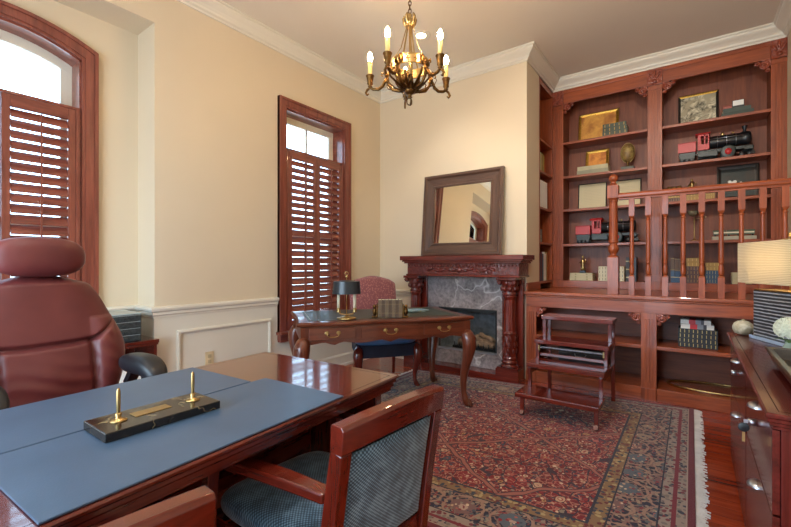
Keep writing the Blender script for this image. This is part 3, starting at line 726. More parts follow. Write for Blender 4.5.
# ------------------------------------------------------------------ executive chair
ec = thing('executive_chair', 'high backed burgundy leather executive chair with black arms', 'chair', (-2.05, .550, 0), rad(6))
TB = [(.44, .19), (.50, .25), (.58, .285), (.66, .315), (.73, .325), (.79, .320), (.86, .292), (.93, .262), (1.0, .232), (1.05, .202), (1.085, .160), (1.105, .09)]
def lerp_t(T, z):
    if z <= T[0][0]: return T[0][1]
    for (a, p), (c, q) in zip(T, T[1:]):
        if z <= c:
            t = (z-a)/(c-a); return p+(q-p)*t
    return T[-1][1]
def wz(z): return sum(lerp_t(TB, z+d) for d in (-.03, -.015, 0, .015, .03))/5
gauss = lambda d, s: math.exp(-(d/s)**2)
def back_fn(front):
    def f(u, v):
        z = .44+.665*v; s_ = -1+2*u; s_ = math.sin(s_*PI/2)
        w_ = wz(z); w_ *= min(1, math.sin(min(1, (1.105-z)/.05)*PI/2)*.75+.25) if z > 1.055 else 1
        y = s_*w_; e = (max(0, 1-abs(s_)**3))**.5
        E1 = min(1, (z-.44)/.06)**.5 if z < .5 else 1; E2 = max(0, min(1, (1.105-z)/.045))**.5
        ez = e*E1*E2; xb = -.20-.10*(z-.5)+.02*math.cos((z-.6)*6)
        if not front: return (xb-.05*ez, y, z)
        h = .075*ez
        # shape: side bolsters and lower centre panel
        ay = abs(y); zs = .80
        ys = .165+max(0, (z-.80))*1.25 + max(0, .56-z)*.3
        side = ay > ys
        g_ = 0
        if z < .96: g_ += .026*gauss(ay-ys, .012)
        g_ += .022*gauss(z-(.80+.10*max(0, ay-.1)), .010)*(1 if ay < ys+.01 else 0)
        h += .035*ez*(1-min(1, (abs(ay-.245)/.085)**2)) if z < .9 and abs(ay-.245) < .085 else 0
        h += .020*ez*math.exp(-((z-.66)/.11)**2)*math.exp(-(y/.12)**2)
        # small wrinkles in the leather
        h += .0035*ez*math.sin(z*95+4*math.sin(y*11))*math.exp(-((z-.62)/.11)**2)*math.exp(-(y/.16)**2)
        h += .003*ez*math.sin((z*1.2+ay*.8)*80)*math.exp(-((ay-ys-.05)/.05)**2)*(1 if z < .85 else 0)
        return (xb+h-g_*ez, y, z)
    return f
b = B(burgundy_m); b.grid(back_fn(True), 90, 110); b.grid(back_fn(False), 90, 110)
b.build('backrest', ec, weld=True)
def superell(b, c, r, p=.55, nu=48, nv=28, fn=None):
    pw = lambda v, e: math.copysign(abs(v)**e, v)
    def f(u, v):
        a = 2*PI*u; t = PI*(v-.5)
        q = [r[0]*pw(math.cos(t), p)*pw(math.cos(a), p), r[1]*pw(math.cos(t), p)*pw(math.sin(a), p), r[2]*pw(math.sin(t), .8)]
        if fn: q = fn(q)
        return (c[0]+q[0], c[1]+q[1], c[2]+q[2])
    b.grid(f, nu, nv); return b
b = B(burgundy_m); superell(b, (-.235, 0, 1.178), (.062, .166, .086), .62, fn=lambda q: (q[0]-.5*q[1]**2, q[1], q[2]*(1-2.6*q[1]**2)))
b.build('headrest', ec, weld=True)
b = B(burgundy_m); superell(b, (.06, 0, .475), (.27, .27, .065), .5); b.build('seat', ec, weld=True)
B(black_m).box(-.12, .2, -.15, .15, .385, .409).build('seat_plate', ec, bevel=.005)
for s_ in (-1, 1):
    b = B(blackle_m); superell(b, (.060, s_*.268, .695), (.150, .056, .044), .7, 32, 20, fn=lambda q: (q[0], q[1], q[2]-.9*max(0, q[0]-.02)**2*3)); pad_ = b.build('arm_pad', ec, weld=True)
    b = B(black_m); b.rect_sweep([(.0, s_*.268, .665), (-.05, s_*.268, .60), (-.055, s_*.290, .52), (.0, s_*.275, .44), (.05, s_*.20, .40), (.06, s_*.14, .395)], [.05, .045, .04, .045, .05, .05], .03, (0, 1, 0))
    b.rect_sweep([(.10, s_*.268, .66), (.075, s_*.268, .60), (.01, s_*.290, .53), (-.03, s_*.285, .50)], .035, .025, (0, 1, 0)); b.build('arm_support', ec, bevel=.004)
b = B(black_m); b.lathe([(.028, .12), (.028, .30), (.04, .31), (.04, .384)], (.03, 0, 0), 20); b.build('gas_column', ec)
b = B(black_m); b.lathe([(.045, .075), (.05, .09), (.045, .125), (.03, .13)], (.03, 0, 0), 20)
for k in range(5):
    a = 2*PI*k/5+.3; b.rect_sweep([(.03+.03*math.cos(a), .03*math.sin(a), .105), (.03+.28*math.cos(a), .28*math.sin(a), .075)], [.05, .035], [.04, .025], (-math.sin(a), math.cos(a), 0))
b.build('star_base', ec, bevel=.003)
for k in range(5):
    a = 2*PI*k/5+.3; x, y = .03+.27*math.cos(a), .27*math.sin(a)
    B(black_m).cyl((x, y-.018, .028), .0275, 0, .036, 16, 'y').build('caster', ec)

# ------------------------------------------------------------------ guest chairs (facing -x in their own frame)
def guest_chair(loc, rz, label):
    r = thing('guest_chair', label, 'chair', loc, rz, 'teal guest chairs pulled up to the executive desk')
    H = .802; xb, xt = .215, .285; hw = .195
    sx = lambda z: xb+(xt-xb)*((z-.34)/(H-.34))**1.25 if z > .34 else xb+(.34-z)*.22
    for s_ in (-1, 1):
        pts = [(sx(z), s_*(hw-.017), z) for z in (.012, .12, .22, .34, .45, .56, .66, .735)]
        B(CR('z')).rect_sweep(pts, .034, [.036, .038, .04, .044, .044, .042, .04, .038], (0, 1, 0)).build('rear_leg', r, bevel=.003)
    # crest rail, bowed backwards and slightly arched
    rows = []; b = B(CR('y')); n = 16
    for k in range(n+1):
        t = -1+2*k/n; y = t*(hw+.001); bow = .022*(1-t*t); z1 = H-.006+.016*(1-t*t); z0 = z1-.064
        x = sx(.76)+bow-.002
        rows.append([b._v(p) for p in ((x-.021, y, z0), (x+.017, y, z0), (x+.023, y, z1-.008), (x+.017, y, z1), (x-.015, y, z1), (x-.019, y, z1-.008))])
    for a, c in zip(rows, rows[1:]):
        for k in range(6): b._f([a[k], a[(k+1)%6], c[(k+1)%6], c[k]])
    b._f(rows[0][::-1]); b._f(rows[-1]); b.build('crest_rail', r, bevel=.002)
    b = B(CR('y')).rect_sweep([(sx(.40)+.012*(1-t*t), t*(hw-.0345), .402) for t in (-1, -.5, 0, .5, 1)], .026, .05, (1, 0, 0)); b.build('lower_rail', r, bevel=.002)
    def panel(front):
        def f(u, v):
            t = -1+2*u; y = t*(hw-.0350); z = .430+(.718+.014*(1-t*t)-.430)*v; e = (max(0, (1-abs(t)**6))*max(0, 1-abs(2*v-1)**8))**.5
            x = sx(z)+.018*(1-t*t)*v
            return (x+(-.004-.034*e if front else .006+.007*e), y, z)
        return f
    b = B(teal_m); b.grid(panel(True), 24, 24); b.grid(panel(False), 24, 24); b.build('backrest', r)
    # seat
    b = B(teal_m)
    def sf(q): return (q[0], q[1]*(1+.10*(-q[0])/.25), q[2])
    superell(b, (-.045, 0, .435), (.235, .198, .042), .38, 40, 20, fn=sf); b.build('seat', r, weld=True)
    b = B(CR('y')); b.prism([(-.275, -.208), (-.265, -.213), (.185, -.177), (.185, .177), (-.265, .213), (-.275, .208)], .335, .402); b.build('seat_rail', r, bevel=.003)
    for s_ in (-1, 1):
        b = B(CR('z')).rect_sweep([(-.235, s_*.238, .012), (-.232, s_*.238, .25), (-.228, s_*.238, .45), (-.205, s_*.236, .592)], .034, [.028, .036, .04, .034], (0, 1, 0)); b.build('front_leg', r, bevel=.003)
        pts = []; ws = []; 
        for k in range(11):
            t = k/10; x = sx(.62)-.022-t*.46; y = s_*(hw-.017+.055*math.sin(min(1, t*1.15)*PI/2)); z = .618+.012*math.sin(t*PI)-.03*t*t
            pts.append((x, y, z)); ws.append(.040+.012*math.sin(t*PI))
        b = B(CR('x')).rect_sweep(pts, ws, .026, (0, 1, 0)); b.build('armrest', r, bevel=.005)
    return r
guest_chair((-.890, .858, 0), rad(-4), 'guest chair with teal woven back and seat, far one beside the rug')
guest_chair((-.905, .172, 0), rad(-4), 'nearest guest chair, only its wooden top rail showing at the bottom edge')

# ------------------------------------------------------------------ antique writing desk
ad = thing('writing_desk', 'antique walnut writing desk with cabriole legs and a dark leather top', 'desk', (-2.118, 2.660, 0), rad(53.5))
AL, AD, AZ = .685, .395, .735
def desk_outline(e):
    P = []
    for k in range(13):
        t = k/12; P.append((-AL+2*AL*t, -AD+.018*math.cos(t*4*PI)-.018*(abs(2*t-1) > .0)*0))
    for k in range(1, 8):
        t = k/8; P.append((AL-.016*math.sin(t*PI), -AD+.018+2*(AD-.018)*t-.0))
    for k in range(13):
        t = k/12; P.append((AL-2*AL*t, AD-.018*math.cos(t*4*PI)))
    for k in range(1, 8):
        t = k/8; P.append((-AL+.016*math.sin(t*PI), AD-.018-2*(AD-.018)*t))
    return [(x*(1-e/AL), y*(1-e/AD)) for x, y in P]
b = B(WN('x'))
rings = []
for e, z in ((.018, AZ-.032), (.006, AZ-.028), (.0, AZ-.018), (.0, AZ-.010), (.006, AZ-.003), (.014, AZ)):
    rings.append([b._v((x, y, z)) for x, y in desk_outline(e)])
for a, c in zip(rings, rings[1:]):
    for k in range(len(a)): b._f([a[k], a[(k+1)%len(a)], c[(k+1)%len(a)], c[k]])
b._f(rings[0][::-1]); b._f(rings[-1]); b.build('desktop', ad)
b = B(inset_m).prism([(-AL+.09, -AD+.085), (AL-.09, -AD+.085), (AL-.09, AD-.085), (-AL+.09, AD-.085)], AZ+.0003, AZ+.0022)
ins = b.build('leather_inset', ad)
B(gold_m).sweep([(0, AZ+.0023), (.004, AZ+.0023), (.004, AZ+.0027), (0, AZ+.0027)], [(-AL+.105, -AD+.10), (-AL+.105, AD-.10), (AL-.105, AD-.10), (AL-.105, -AD+.10)], closed=True).build('gilt_line', ins)
AP0, AP1 = .582, AZ-.033
def apron(y, s_):
    poly = [(-AL+.045, AP1), (AL-.045, AP1), (AL-.045, AP0-.012)]
    for k in range(1, 40):
        t = k/40; x = AL-.045-t*2*(AL-.045)
        zz = AP0+.012*math.cos(t*6*PI)*-1-.028*sum(gauss(t-q, .035) for q in (.17, .5, .83))
        poly.append((x, zz))
    poly.append((-AL+.045, AP0-.012))
    return B(WN('x')).prism(poly, y-.009, y+.009, 'xz').build('apron', ad, bevel=.002)
apron(-AD+.045, -1); apron(AD-.045, 1)
for s_ in (-1, 1):
    B(WN('y')).box(s_*(AL-.045)-.009, s_*(AL-.045)+.009, -AD+.056, AD-.056, AP0-.004, AP1).build('side_apron', ad, bevel=.002)
yf = -AD+.0355
for s_, y in ((-1, -AD+.036), (1, AD-.036)):
    for x0, x1 in ((-.600, -.265), (-.225, .225), (.265, .600)):
        ya, yb_ = (y-.010, y) if s_ < 0 else (y, y+.010)
        f = B(WN('x')).box(x0, x1, ya, yb_, AP0+.022, AP1-.012).build('drawer', ad, bevel=.003)
        xm = (x0+x1)/2; zc = (AP0+AP1)/2+.012; yo = ya-.001 if s_ < 0 else yb_+.001; q = -1 if s_ < 0 else 1
        for e in (.012,):   # crossband line
            pass
        h = B(gold_m)
        for sx in (-1, 1):
            h.ell((xm+sx*.042, yo, zc), (.017, .003, .014), 12, 8); h.ell((xm+sx*.042, yo+q*.008, zc), (.005, .009, .005), 8, 6)
        h.tube([(xm+.042*math.cos(a), yo+q*.014, zc-.004-.024*math.sin(a)**.6 if math.sin(a) > 0 else zc-.004) for a in [PI*k/12 for k in range(13)]], .0030, 8)
        h.build('handle', f)
for sx in (-1, 1):
    for sy in (-1, 1):
        x, y = sx*(AL-.058), sy*(AD-.058); o = Vector((sx, sy, 0)).normalized()
        b = B(WN('z')); b.box(x-.030, x+.030, y-.030, y+.030, .575, AP1)
        pts = [Vector((x, y, 0))+o*d+Vector((0, 0, z)) for d, z in ((.0, .62), (.012, .59), (.030, .55), (.036, .50), (.028, .44), (.010, .36), (-.006, .28), (-.014, .20), (-.012, .13), (.0, .075), (.018, .045))]
        b.tube(pts, [.034, .050, .058, .056, .047, .038, .031, .026, .023, .026, .032], 14)
        b.ell((pts[-1].x, pts[-1].y, .038), (.026, .026, .026), 14, 10); 
        leg = b.build('leg', ad)
        b = B(carved_wn)
        for k in (-1, 0, 1):
            d = Matrix.Rotation(k*.75, 3, 'Z') @ o; q = Vector((x, y, 0))+o*.020
            b.tube([q+d*.008+Vector((0, 0, .075)), q+d*.026+Vector((0, 0, .055)), q+d*.036+Vector((0, 0, .030)), q+d*.033+Vector((0, 0, .016))], [.009, .009, .0075, .004], 8)
        for k in range(5): b.ell(tuple(Vector((x, y, 0))+o*(.072-.003*k)+Vector((0, 0, .56-.022*k))), (.020-.002*k, .020-.002*k, .018), 8, 6)
        b.build('claw_and_carving', leg)

def on_ad(x, y): c, s = math.cos(rad(54)), math.sin(rad(54)); return (-2.118+c*x-s*y, 2.660+s*x+c*y)
# bouillotte style lamp
px = on_ad(-.318, -.270)
cl = thing('candle_lamp', 'small brass two candle desk lamp with black metal shade', 'lamp', (px[0], px[1], AZ+.003), rad(40)); cl.scale = (1.08, 1.08, 1.05)
b = B(gold_m); b.lathe([(.060, 0), (.064, .006), (.058, .012), (.030, .016), (.022, .022), (.012, .026)], (0, 0, 0), 28, lambda z, a: 1+.05*math.cos(a*6)).build('base', cl)
b = B(gold_m); b.cyl((0, 0, 0), .0035, .024, .305, 10); b.tube([(-.055, 0, .050), (-.04, 0, .035), (0, 0, .032), (.04, 0, .035), (.055, 0, .050)], .004, 8)
b.lathe([(.004, .29), (.010, .298), (.006, .306), (.003, .310)], (0, 0, 0), 12); b.tube([(.012*math.cos(a), 0, .322+.012*math.sin(a)) for a in [2*PI*k/14 for k in range(14)]], .0022, 6, closed=True); b.build('stem', cl)
for sx in (-1, 1):
    B(gold_m).lathe([(.006, .045), (.018, .050), (.010, .056), (.014, .066), (.013, .078)], (sx*.055, 0, 0), 16).build('candle_cup', cl)
    B(cream_m).cyl((sx*.055, 0, 0), .0105, .0785, .185, 16).build('candle_sleeve', cl)
b = B(plain('black_tole', '20262b', .3)); b.sm = True
b.grid(lambda u, v: ((.098-.008*v)*math.cos(2*PI*u), (.070-.006*v)*math.sin(2*PI*u), .178+.088*v), 36, 4); b.grid(lambda u, v: ((.096-.008*v)*math.cos(2*PI*u), (.068-.006*v)*math.sin(2*PI*u), .178+.088*v), 36, 4)
b.grid(lambda u, v: ((.090-.083*v)*math.cos(2*PI*u), (.064-.058*v)*math.sin(2*PI*u), .266+.010*v), 36, 3); b.build('lamp_shade', cl)
# row of leather books between bookends
bk1 = book_mat('brown_leather_spine', '4a3626', '5c4830', 2); bk2 = book_mat('olive_leather_spine', '66523a', '705c40', 2)
def book(name, label, group, loc, rz, th, dp, h, cover, pages=cream_m, cat='book'):     # upright: thickness x, depth y (spine at -y), height z
    r = thing(name, label, cat, loc, rz, group); e = .0025
    b = B(cover); b.box(-th/2, th/2, 0, .004, 0, h).box(-th/2, -th/2+e, .004, dp, 0, h).box(th/2-e, th/2, .004, dp, 0, h); b.build('cover', r, bevel=.001)
    B(pages).box(-th/2+e+.0003, th/2-e-.0003, .0043, dp-.003, .003, h-.003).build('pages', r); return r
nb = 7; order = ['leftmost of the row', 'second from the left of the row', 'third from the left of the row', 'middle of the row', 'third from the right of the row', 'second from the right of the row', 'rightmost of the row']
ang = rad(38)
bx0, by0 = -1.865, 2.49
for k in range(nb):
    t = (k-(nb-1)/2)*.0262
    book('book', 'brown leather book on the writing desk, %s' % order[k], 'leather books on the writing desk', (bx0+t*math.cos(ang), by0+t*math.sin(ang), AZ+.003), ang, .0258, .10, .135, bk1 if k % 2 else bk2)
for s_, q in ((-1, 'left end'), (1, 'right end')):
    t = s_*(.0262*nb/2+.003)
    r = thing('bookend', 'carved brass bookend at the %s of the leather books' % q, 'bookend', (bx0+t*math.cos(ang), by0+t*math.sin(ang), AZ+.003), ang, 'bookends on the writing desk')
    b = B(bronze_m); x0, x1 = (0, .010) if s_ > 0 else (-.010, 0)
    b.box(x0, x1, .0, .09, 0, .10); b.box(0, s_*.045, 0, .09, 0, .012); b.build('plate', r, bevel=.002)
    b = B(bronze_m); b.ell((s_*.025, .03, .045), (.018, .026, .034), 12, 8).ell((s_*.025, .012, .085), (.014, .016, .016), 12, 8).ell((s_*.028, .055, .035), (.014, .018, .024), 10, 8); b.build('figure', r)
blue_paper = plain('blue_folder', '7fa5b5', .35); teal_paper = plain('teal_folder', '5b8791', .4)
for i, (x, y, a, dz, m, w_, l_, lb) in enumerate(((.30, .05, 8, 0, teal_paper, .16, .22, 'teal folder lying under the pale blue folder on the writing desk'), (.34, .04, 22, .0062, blue_paper, .145, .20, 'pale blue folder on top of the teal folder on the writing desk'))):
    p = on_ad(x, y); r = thing('folder', lb, 'folder', (p[0], p[1], AZ+.003+dz), rad(54+a))
    B(m).box(-l_/2, l_/2, -w_/2, w_/2, 0, .0015).box(-l_/2, l_/2, -w_/2, w_/2, .0045, .006).box(-l_/2, l_/2, w_/2-.0015, w_/2, .0015, .0045).build('cover', r); B(white_m).box(-l_/2+.002, l_/2-.002, -w_/2+.002, w_/2-.003, .0017, .0043).build('papers', r)

# upholstered side chair tucked behind the writing desk, facing it
uc = thing('side_chair', 'rose patterned upholstered chair with blue sheen painted on its seat behind the writing desk', 'chair', (-2.43, 3.10, 0), rad(54))
cs = .26
for sx in (-1, 1):
    x, y = sx*.265, -.215; o = Vector((sx*.5, -.85, 0)).normalized()
    b = B(MH('z')); pts = [Vector((x, y, 0))+o*d+Vector((0, 0, z)) for d, z in ((0, .40), (.022, .375), (.036, .33), (.030, .27), (.012, .20), (-.004, .13), (-.002, .07), (.02, .028))]
    b.tube(pts, [.032, .044, .048, .040, .029, .021, .018, .024], 12); b.ell((pts[-1].x+o.x*.008, pts[-1].y+o.y*.008, .026), (.026, .026, .013), 12, 8); b.build('leg', uc)
    b = B(MH('z')); b.tube([(sx*.20, .22, .40), (sx*.20, .235, .25), (sx*.205, .25, .12), (sx*.21, .275, .016)], [.022, .019, .016, .017], 10); b.build('leg', uc)
b = B(plain('navy_upholstery', '1c2236', .7)); b.prism([(-.295, -.245), (-.15, -.262), (0, -.268), (.15, -.262), (.295, -.245), (.235, .25), (-.235, .25)], .305, .415); b.build('seat_frame', uc, bevel=.006)
b = B(seat_sheen_m); superell(b, (0, -.010, .458), (.300, .268, .062), .42, 40, 20); b.build('seat', uc, weld=True)
def ub(front):
    def f(u, v):
        t = math.sin((-1+2*u)*PI/2); zt = 1.00+.022*math.cos(t*PI*.9) - .03*max(0, abs(t)-.8)/.2*.6; z = .47+(zt-.47)*v
        w_ = (.240+.010*v)*(1 if v < .93 else (1-((v-.93)/.07)**2*.10)); y = t*w_
        e = (max(0, 1-abs(t)**5)*max(0, 1-abs(2*v-1)**12))**.5; yb = .205+.12*v+.02*v*v
        return (y, yb-(.045*e if front else -.022*e), z)
    return f
b = B(rose_m); b.grid(ub(True), 36, 30); b.grid(ub(False), 36, 30); b.build('backrest', uc)
for sx in (-1, 1): B(MH('z')).rect_sweep([(sx*.185, .222, .385), (sx*.185, .232, .50)], .03, .03, (1, 0, 0)).build('back_post', uc)

# ------------------------------------------------------------------ library steps
st = thing('step_stool', 'four tread mahogany library steps leading up to the platform', 'steps', (-.79, 0, 0))
SW = .268; TR = [(3.005, .184), (3.21, .370), (3.41, .526), (3.60, .703)]
for i, (y, z) in enumerate(TR):
    b = B(MH('x')); b.box(-SW-.010-.018*(i == 0), SW+.010, y, y+(.262, .235, .235, .22)[i], z-.034, z); b.build('tread', st, bevel=.005)
for s_ in (-1, 1):
    x = s_*(SW-.014)
    sp = [(3.055, .012, .1495), (3.235, .1845, .3355), (3.435, .3705, .4915), (3.625, .5265, .6685)]
    for i, (y, z0, z1) in enumerate(sp):
        b = B(MH('z'))
        if i == 0: b.rect_sweep([(x, y+.005, z1), (x, y, .10), (x, y-.005, .05), (x, y-.022, .020)], .028, [.03, .026, .024, .030], (1, 0, 0))
        else: b.box(x-.013, x+.013, y-.013, y+.013, z0, z1)
        b.build('post', st, bevel=.002)
    for i, y in ((1, 3.40), (2, 3.60), (3, 3.775)):
        z = TR[i][1]
        if i == 3: B(MH('z')).rect_sweep([(x, y, z-.0345), (x, y, .20), (x, y+.012, .016)], .028, .030, (1, 0, 0)).build('post', st, bevel=.002)
    B(MH('y')).box(x-.010, x+.010, 3.20, 3.76, .285, .330).build('side_rail', st, bevel=.002)
    B(MH('y')).box(x-.010, x+.010, 3.44+.014, 3.76, .445, .4915).build('side_rail', st, bevel=.002)
B(MH('x')).box(-SW+.028, SW-.028, 3.435, 3.455, .392, .415).build('front_rail', st, bevel=.002)
b = B(plain('pewter_rope', '6f7078', .5, .6, var=.3, nscale=80)); n = 60; b.tube([(-SW+.035+(2*SW-.07)*k/n, 3.430, .462) for k in range(n+1)], [.010*(1+.12*math.sin(k*1.9)) for k in range(n+1)], 10); b.build('hand_grip', st)
b = B(gold_m)
for s_ in (-1, 1): b.box(s_*(SW-.028)-.006, s_*(SW-.028)+.006, 3.415, 3.445, .435, .480)
b.build('grip_bracket', st, bevel=.002)

# ------------------------------------------------------------------ file cabinets on the right
FX = .175
for (y0, y1, lb) in ((1.525, 2.222, 'glossy red brown file cabinet nearest the camera, key hanging in its lock'), (2.236, 3.11, 'glossy red brown file cabinet standing under the lit table lamp')):
    fc = thing('file_cabinet', lb, 'cabinet', (FX, (y0+y1)/2, 0), 0, 'lateral file cabinets along the right wall'); h = (y1-y0)/2
    b = B(FC('z')); b.box(.018, XR-FX-.032, -h, h, .0, .694); b.build('body', fc, bevel=.002)
    for k, (z0, z1) in enumerate(((.03, .45), (.456, .69))):
        d = B(FC('y')).box(0, .0175, -h+.004, h-.004, z0, z1).build('drawer', fc, bevel=.002)
        zc = .385 if k == 0 else .655
        b = B(steel_m); b.grid(lambda u, v: (-.0003-.026*math.sin(PI*u)*math.cos(v*PI/2), -.034*math.cos(PI*u)*math.cos(v*PI/2), zc+.019*math.sin(v*PI/2)), 16, 8)
        b.grid(lambda u, v: (-.0003-.024*math.sin(PI*u)*math.cos(v*PI/2), -.032*math.cos(PI*u)*math.cos(v*PI/2), zc+.017*math.sin(v*PI/2)), 16, 8); b.build('cup_pull', d)
    lk = B(steel_m); lk.cyl((-.0005, 0, .60), .012, -.022, .0, 16, 'x'); lock = lk.build('lock', fc)
    if y0 < 2:
        b = B(steel_m); b.box(-.034, -.0225, -.0012, .0012, .594, .606); b.build('key', lock)
        b = B(black_m); b.lathe([(.016, -.004), (.016, .004)], (-.034, 0, .578), 18, None, 'y'); b.build('key_bow', lock, bevel=.001)
        b = B(gold_m); b.box(-.038, -.030, -.001, .001, .528, .561); b.build('hanging_key', lock)
ct = thing('cabinet_top', 'long polished cherry worktop across both file cabinets', 'worktop', (FX, 0, 0))
b = B(FC('y'))
ep = [(-.02, .695), (-.004, .695), (-.004, .703), (.002, .706), (.002, .714), (.008, .717), (.008, .726), (.012, .729), (.012, .738), (.008, .742), (-.02, .742)]
b.sweep(ep, [(-.004, 1.515), (XR-FX-.045, 1.515), (XR-FX-.045, 3.125), (-.004, 3.125)], closed=True)
b.box(.012, XR-FX-.06, 1.53, 3.11, .695, .742); b.build('top_board', ct, bevel=.001)
TZ = .7425
# lamp: cord wrapped slab base, linen shade
tl = thing('table_lamp', 'lit table lamp with rectangular linen shade and charcoal striped base', 'lamp', (.392, 2.80, TZ+.0006), rad(-66))
# local x runs along the lamp (from the far left end to the near right end); local y towards the wall
LW = .20
acr = mat('clear_blue_acrylic', lambda s: s.bsdf('b9d4f0', .08, 0, .5, trans=.3))
B(acr).box(-LW-.012, LW+.012, -.066, .066, 0, .018).build('foot_plate', tl, bevel=.002)
B(stripe_m).box(-LW, LW, -.052, .052, .019, .262).build('base', tl, bevel=.003)
B(gold_m).box(-LW+.004, LW-.004, -.050, .050, .2625, .270).build('base_cap', tl, bevel=.001)
b = B(gold_m); b.cyl((0, 0, 0), .006, .270, .545, 12); b.lathe([(.006, .543), (.013, .547), (.013, .56), (.004, .566)], (0, 0, 0), 14); b.tube([(-.20, 0, .52), (0, 0, .535), (.20, 0, .52)], .002, 6); b.build('stem', tl)
b = MB().use(shade_m); hs, ds = .255, .105; z0, z1 = .302, .520
def shp(e, z, n=4):
    r_ = .02; pts = []
    for cx, cy, a0 in ((hs-r_, -ds+r_, -90), (hs-r_, ds-r_, 0), (-hs+r_, ds-r_, 90), (-hs+r_, -ds+r_, 180)):
        for k in range(n+1):
            a = rad(a0+90*k/n); pts.append(b._v((cx+(r_-e)*math.cos(a), cy+(r_-e)*math.sin(a), z)))
    return pts
R0, R1, R2, R3 = shp(0, z0), shp(0, z1), shp(.002, z1), shp(.002, z0)
for a, c in ((R0, R1), (R1, R2), (R2, R3), (R3, R0)):
    for k in range(len(a)): b._f([a[k], a[(k+1)%len(a)], c[(k+1)%len(a)], c[k]])
b.build('lamp_shade', tl)
for x in (-.08, .08): B(lbulb_m).ell((x, .0, .42), (.026, .026, .034), 14, 10).build('bulb', tl)
B(gold_m).tube([(-.08, 0, .385), (-.08, 0, .37), (0, 0, .36), (.08, 0, .37), (.08, 0, .385)], .006, 8).build('bulb_arm', tl)
# wooden tray on feet with contents
tr = thing('tray', 'dark square wooden tray on small feet near the front of the worktop', 'tray', (.392, 1.955, TZ))
trw = wood('tray', '221a14', '3e3226', 'y', .35, .3)
b = B(trw); pr_ = [(0, .024), (.014, .018), (.030, .062), (.036, .066), (.030, .070), (.012, .066), (.004, .030)]
b.sweep(pr_, [(-.125, -.25), (.125, -.25), (.125, .25), (-.125, .25)][::-1] if False else [(-.125, .25), (.125, .25), (.125, -.25), (-.125, -.25)][::-1], closed=True); b.box(-.128, .128, -.253, .253, .018, .026); b.build('tray_body', tr)
for sx in (-1, 1):
    for sy in (-1, 1): B(trw).frustum((sx*.11, sy*.235, 0), (.010, .010), (sx*.11, sy*.235, .018), (.015, .015)).build('foot', tr)
r = thing('magazine', 'yellow covered booklet lying inside the dark wooden tray', 'booklet', (.385, 1.98, TZ+.0265), rad(6)); B(white_m).box(-.08, .08, -.11, .11, 0, .012).build('pages', r); B(plain('yellow_cover', 'c9b271', .5)).box(-.081, .081, -.111, .111, .0122, .0135).build('cover', r)
# hydrangea in a low vase
hy = thing('flower_vase', 'pale cream hydrangea bloom in a small vase between lamp and tray', 'flowers', (.335, 2.37, TZ+.0004))
B(plain('celadon_glaze', '93a79a', .25)).lathe([(.026, 0), (.034, .01), (.038, .035), (.028, .06), (.022, .07), (.026, .078), (.018, .074)], (0, 0, 0), 24).build('vase', hy)
b = B(plain('cream_petal', 'd9dcc6', .7, var=.15, nscale=60)); random.seed(3)
for k in range(150):
    th = math.acos(1-2*(k+.5)/150); ph = k*2.39996; d = Vector((math.sin(th)*math.cos(ph), math.sin(th)*math.sin(ph), math.cos(th)*.8))
    if d.z < -.55: continue
    c = Vector((0, 0, .132))+d*.055
    u = d.orthogonal().normalized(); w_ = d.cross(u)
    for q in range(4):
        a = q*PI/2+k; e = u*math.cos(a)+w_*math.sin(a); f_ = d.cross(e)
        p0 = c; p1 = c+e*.008+f_*.006+d*.004; p2 = c+e*.014+d*.006; p3 = c+e*.008-f_*.006+d*.004
        b._f([b._v(p) for p in (p0, p1, p2, p3)])
b.ell((0, 0, .132), (.050, .050, .040), 12, 8); b.build('bloom', hy)
b = B(plain('leaf_green', '4f6b3c', .5)); b.cyl((0, 0, 0), .003, .02, .10, 8)
for a in (.5, 2.6, 4.4): b.prism([(0, .0), (.03, .014), (.06, 0), (.03, -.014)], .082, .083) if False else b.tube([(.01*math.cos(a), .01*math.sin(a), .075), (.035*math.cos(a), .035*math.sin(a), .088), (.065*math.cos(a), .065*math.sin(a), .080)], [.003, .016, .002], 8, flat=.15, up=(-math.sin(a), math.cos(a), 0))
b.build('stem_and_leaves', hy)

# ------------------------------------------------------------------ low cabinet in the window recess with a drawer box
lc = thing('low_cabinet', 'low dark red open cabinet in the recess beneath the arched window', 'cabinet', (-3.27, .76, 0))
LX0, LX1, LY = -.17, .175, .612
b = B(DK('y')); b.box(LX0, LX1, -LY, LY, .583, .610).box(LX0, LX1-.004, -LY+.004, LY-.004, .570, .583); b.build('top_board', lc, bevel=.003)
for y_ in (-LY+.02, 0, LY-.02): B(DK('z')).box(LX0+.0105, LX1-.015, y_-.01, y_+.01, 0, .5695).build('side_panel' if y_ else 'partition', lc)
b = B(DK('y')); b.box(LX0, LX0+.01, -LY+.03, LY-.03, 0, .57); b.build('back_panel', lc)
for z in (.05, .30): B(DK('y')).box(LX0+.011, LX1-.02, .0105, LY-.0305, z-.018, z).build('shelf', lc); B(DK('y')).box(LX0+.011, LX1-.02, -LY+.0305, -.0105, z-.018, z).build('shelf', lc)
for k in range(3):
    o = thing('paper_tray', 'stack of white papers inside the low cabinet, %s of three' % ('lowest', 'middle', 'topmost')[k], 'papers', (-3.24, 1.18, .3004+k*.045), rad((3, -4, 2)[k]), 'papers inside the low cabinet')
    B(white_m).box(-.10, .11, -.11, .09, 0, .043).build('paper_stack', o)
fx = thing('drawer_box', 'charcoal desktop drawer organiser on the low cabinet beneath the window', 'organiser', (-3.27, 1.06, .6105))
b = B(file_m); b.box(-.15, .145, -.205, .205, 0, .188); b.build('case', fx, bevel=.002)
B(plain('grey_lid', 'a9b4b4', .35)).box(-.15, .148, -.207, .207, .1885, .196).build('lid', fx, bevel=.001)
edge_m = plain('grey_edge', '8b9596', .5)
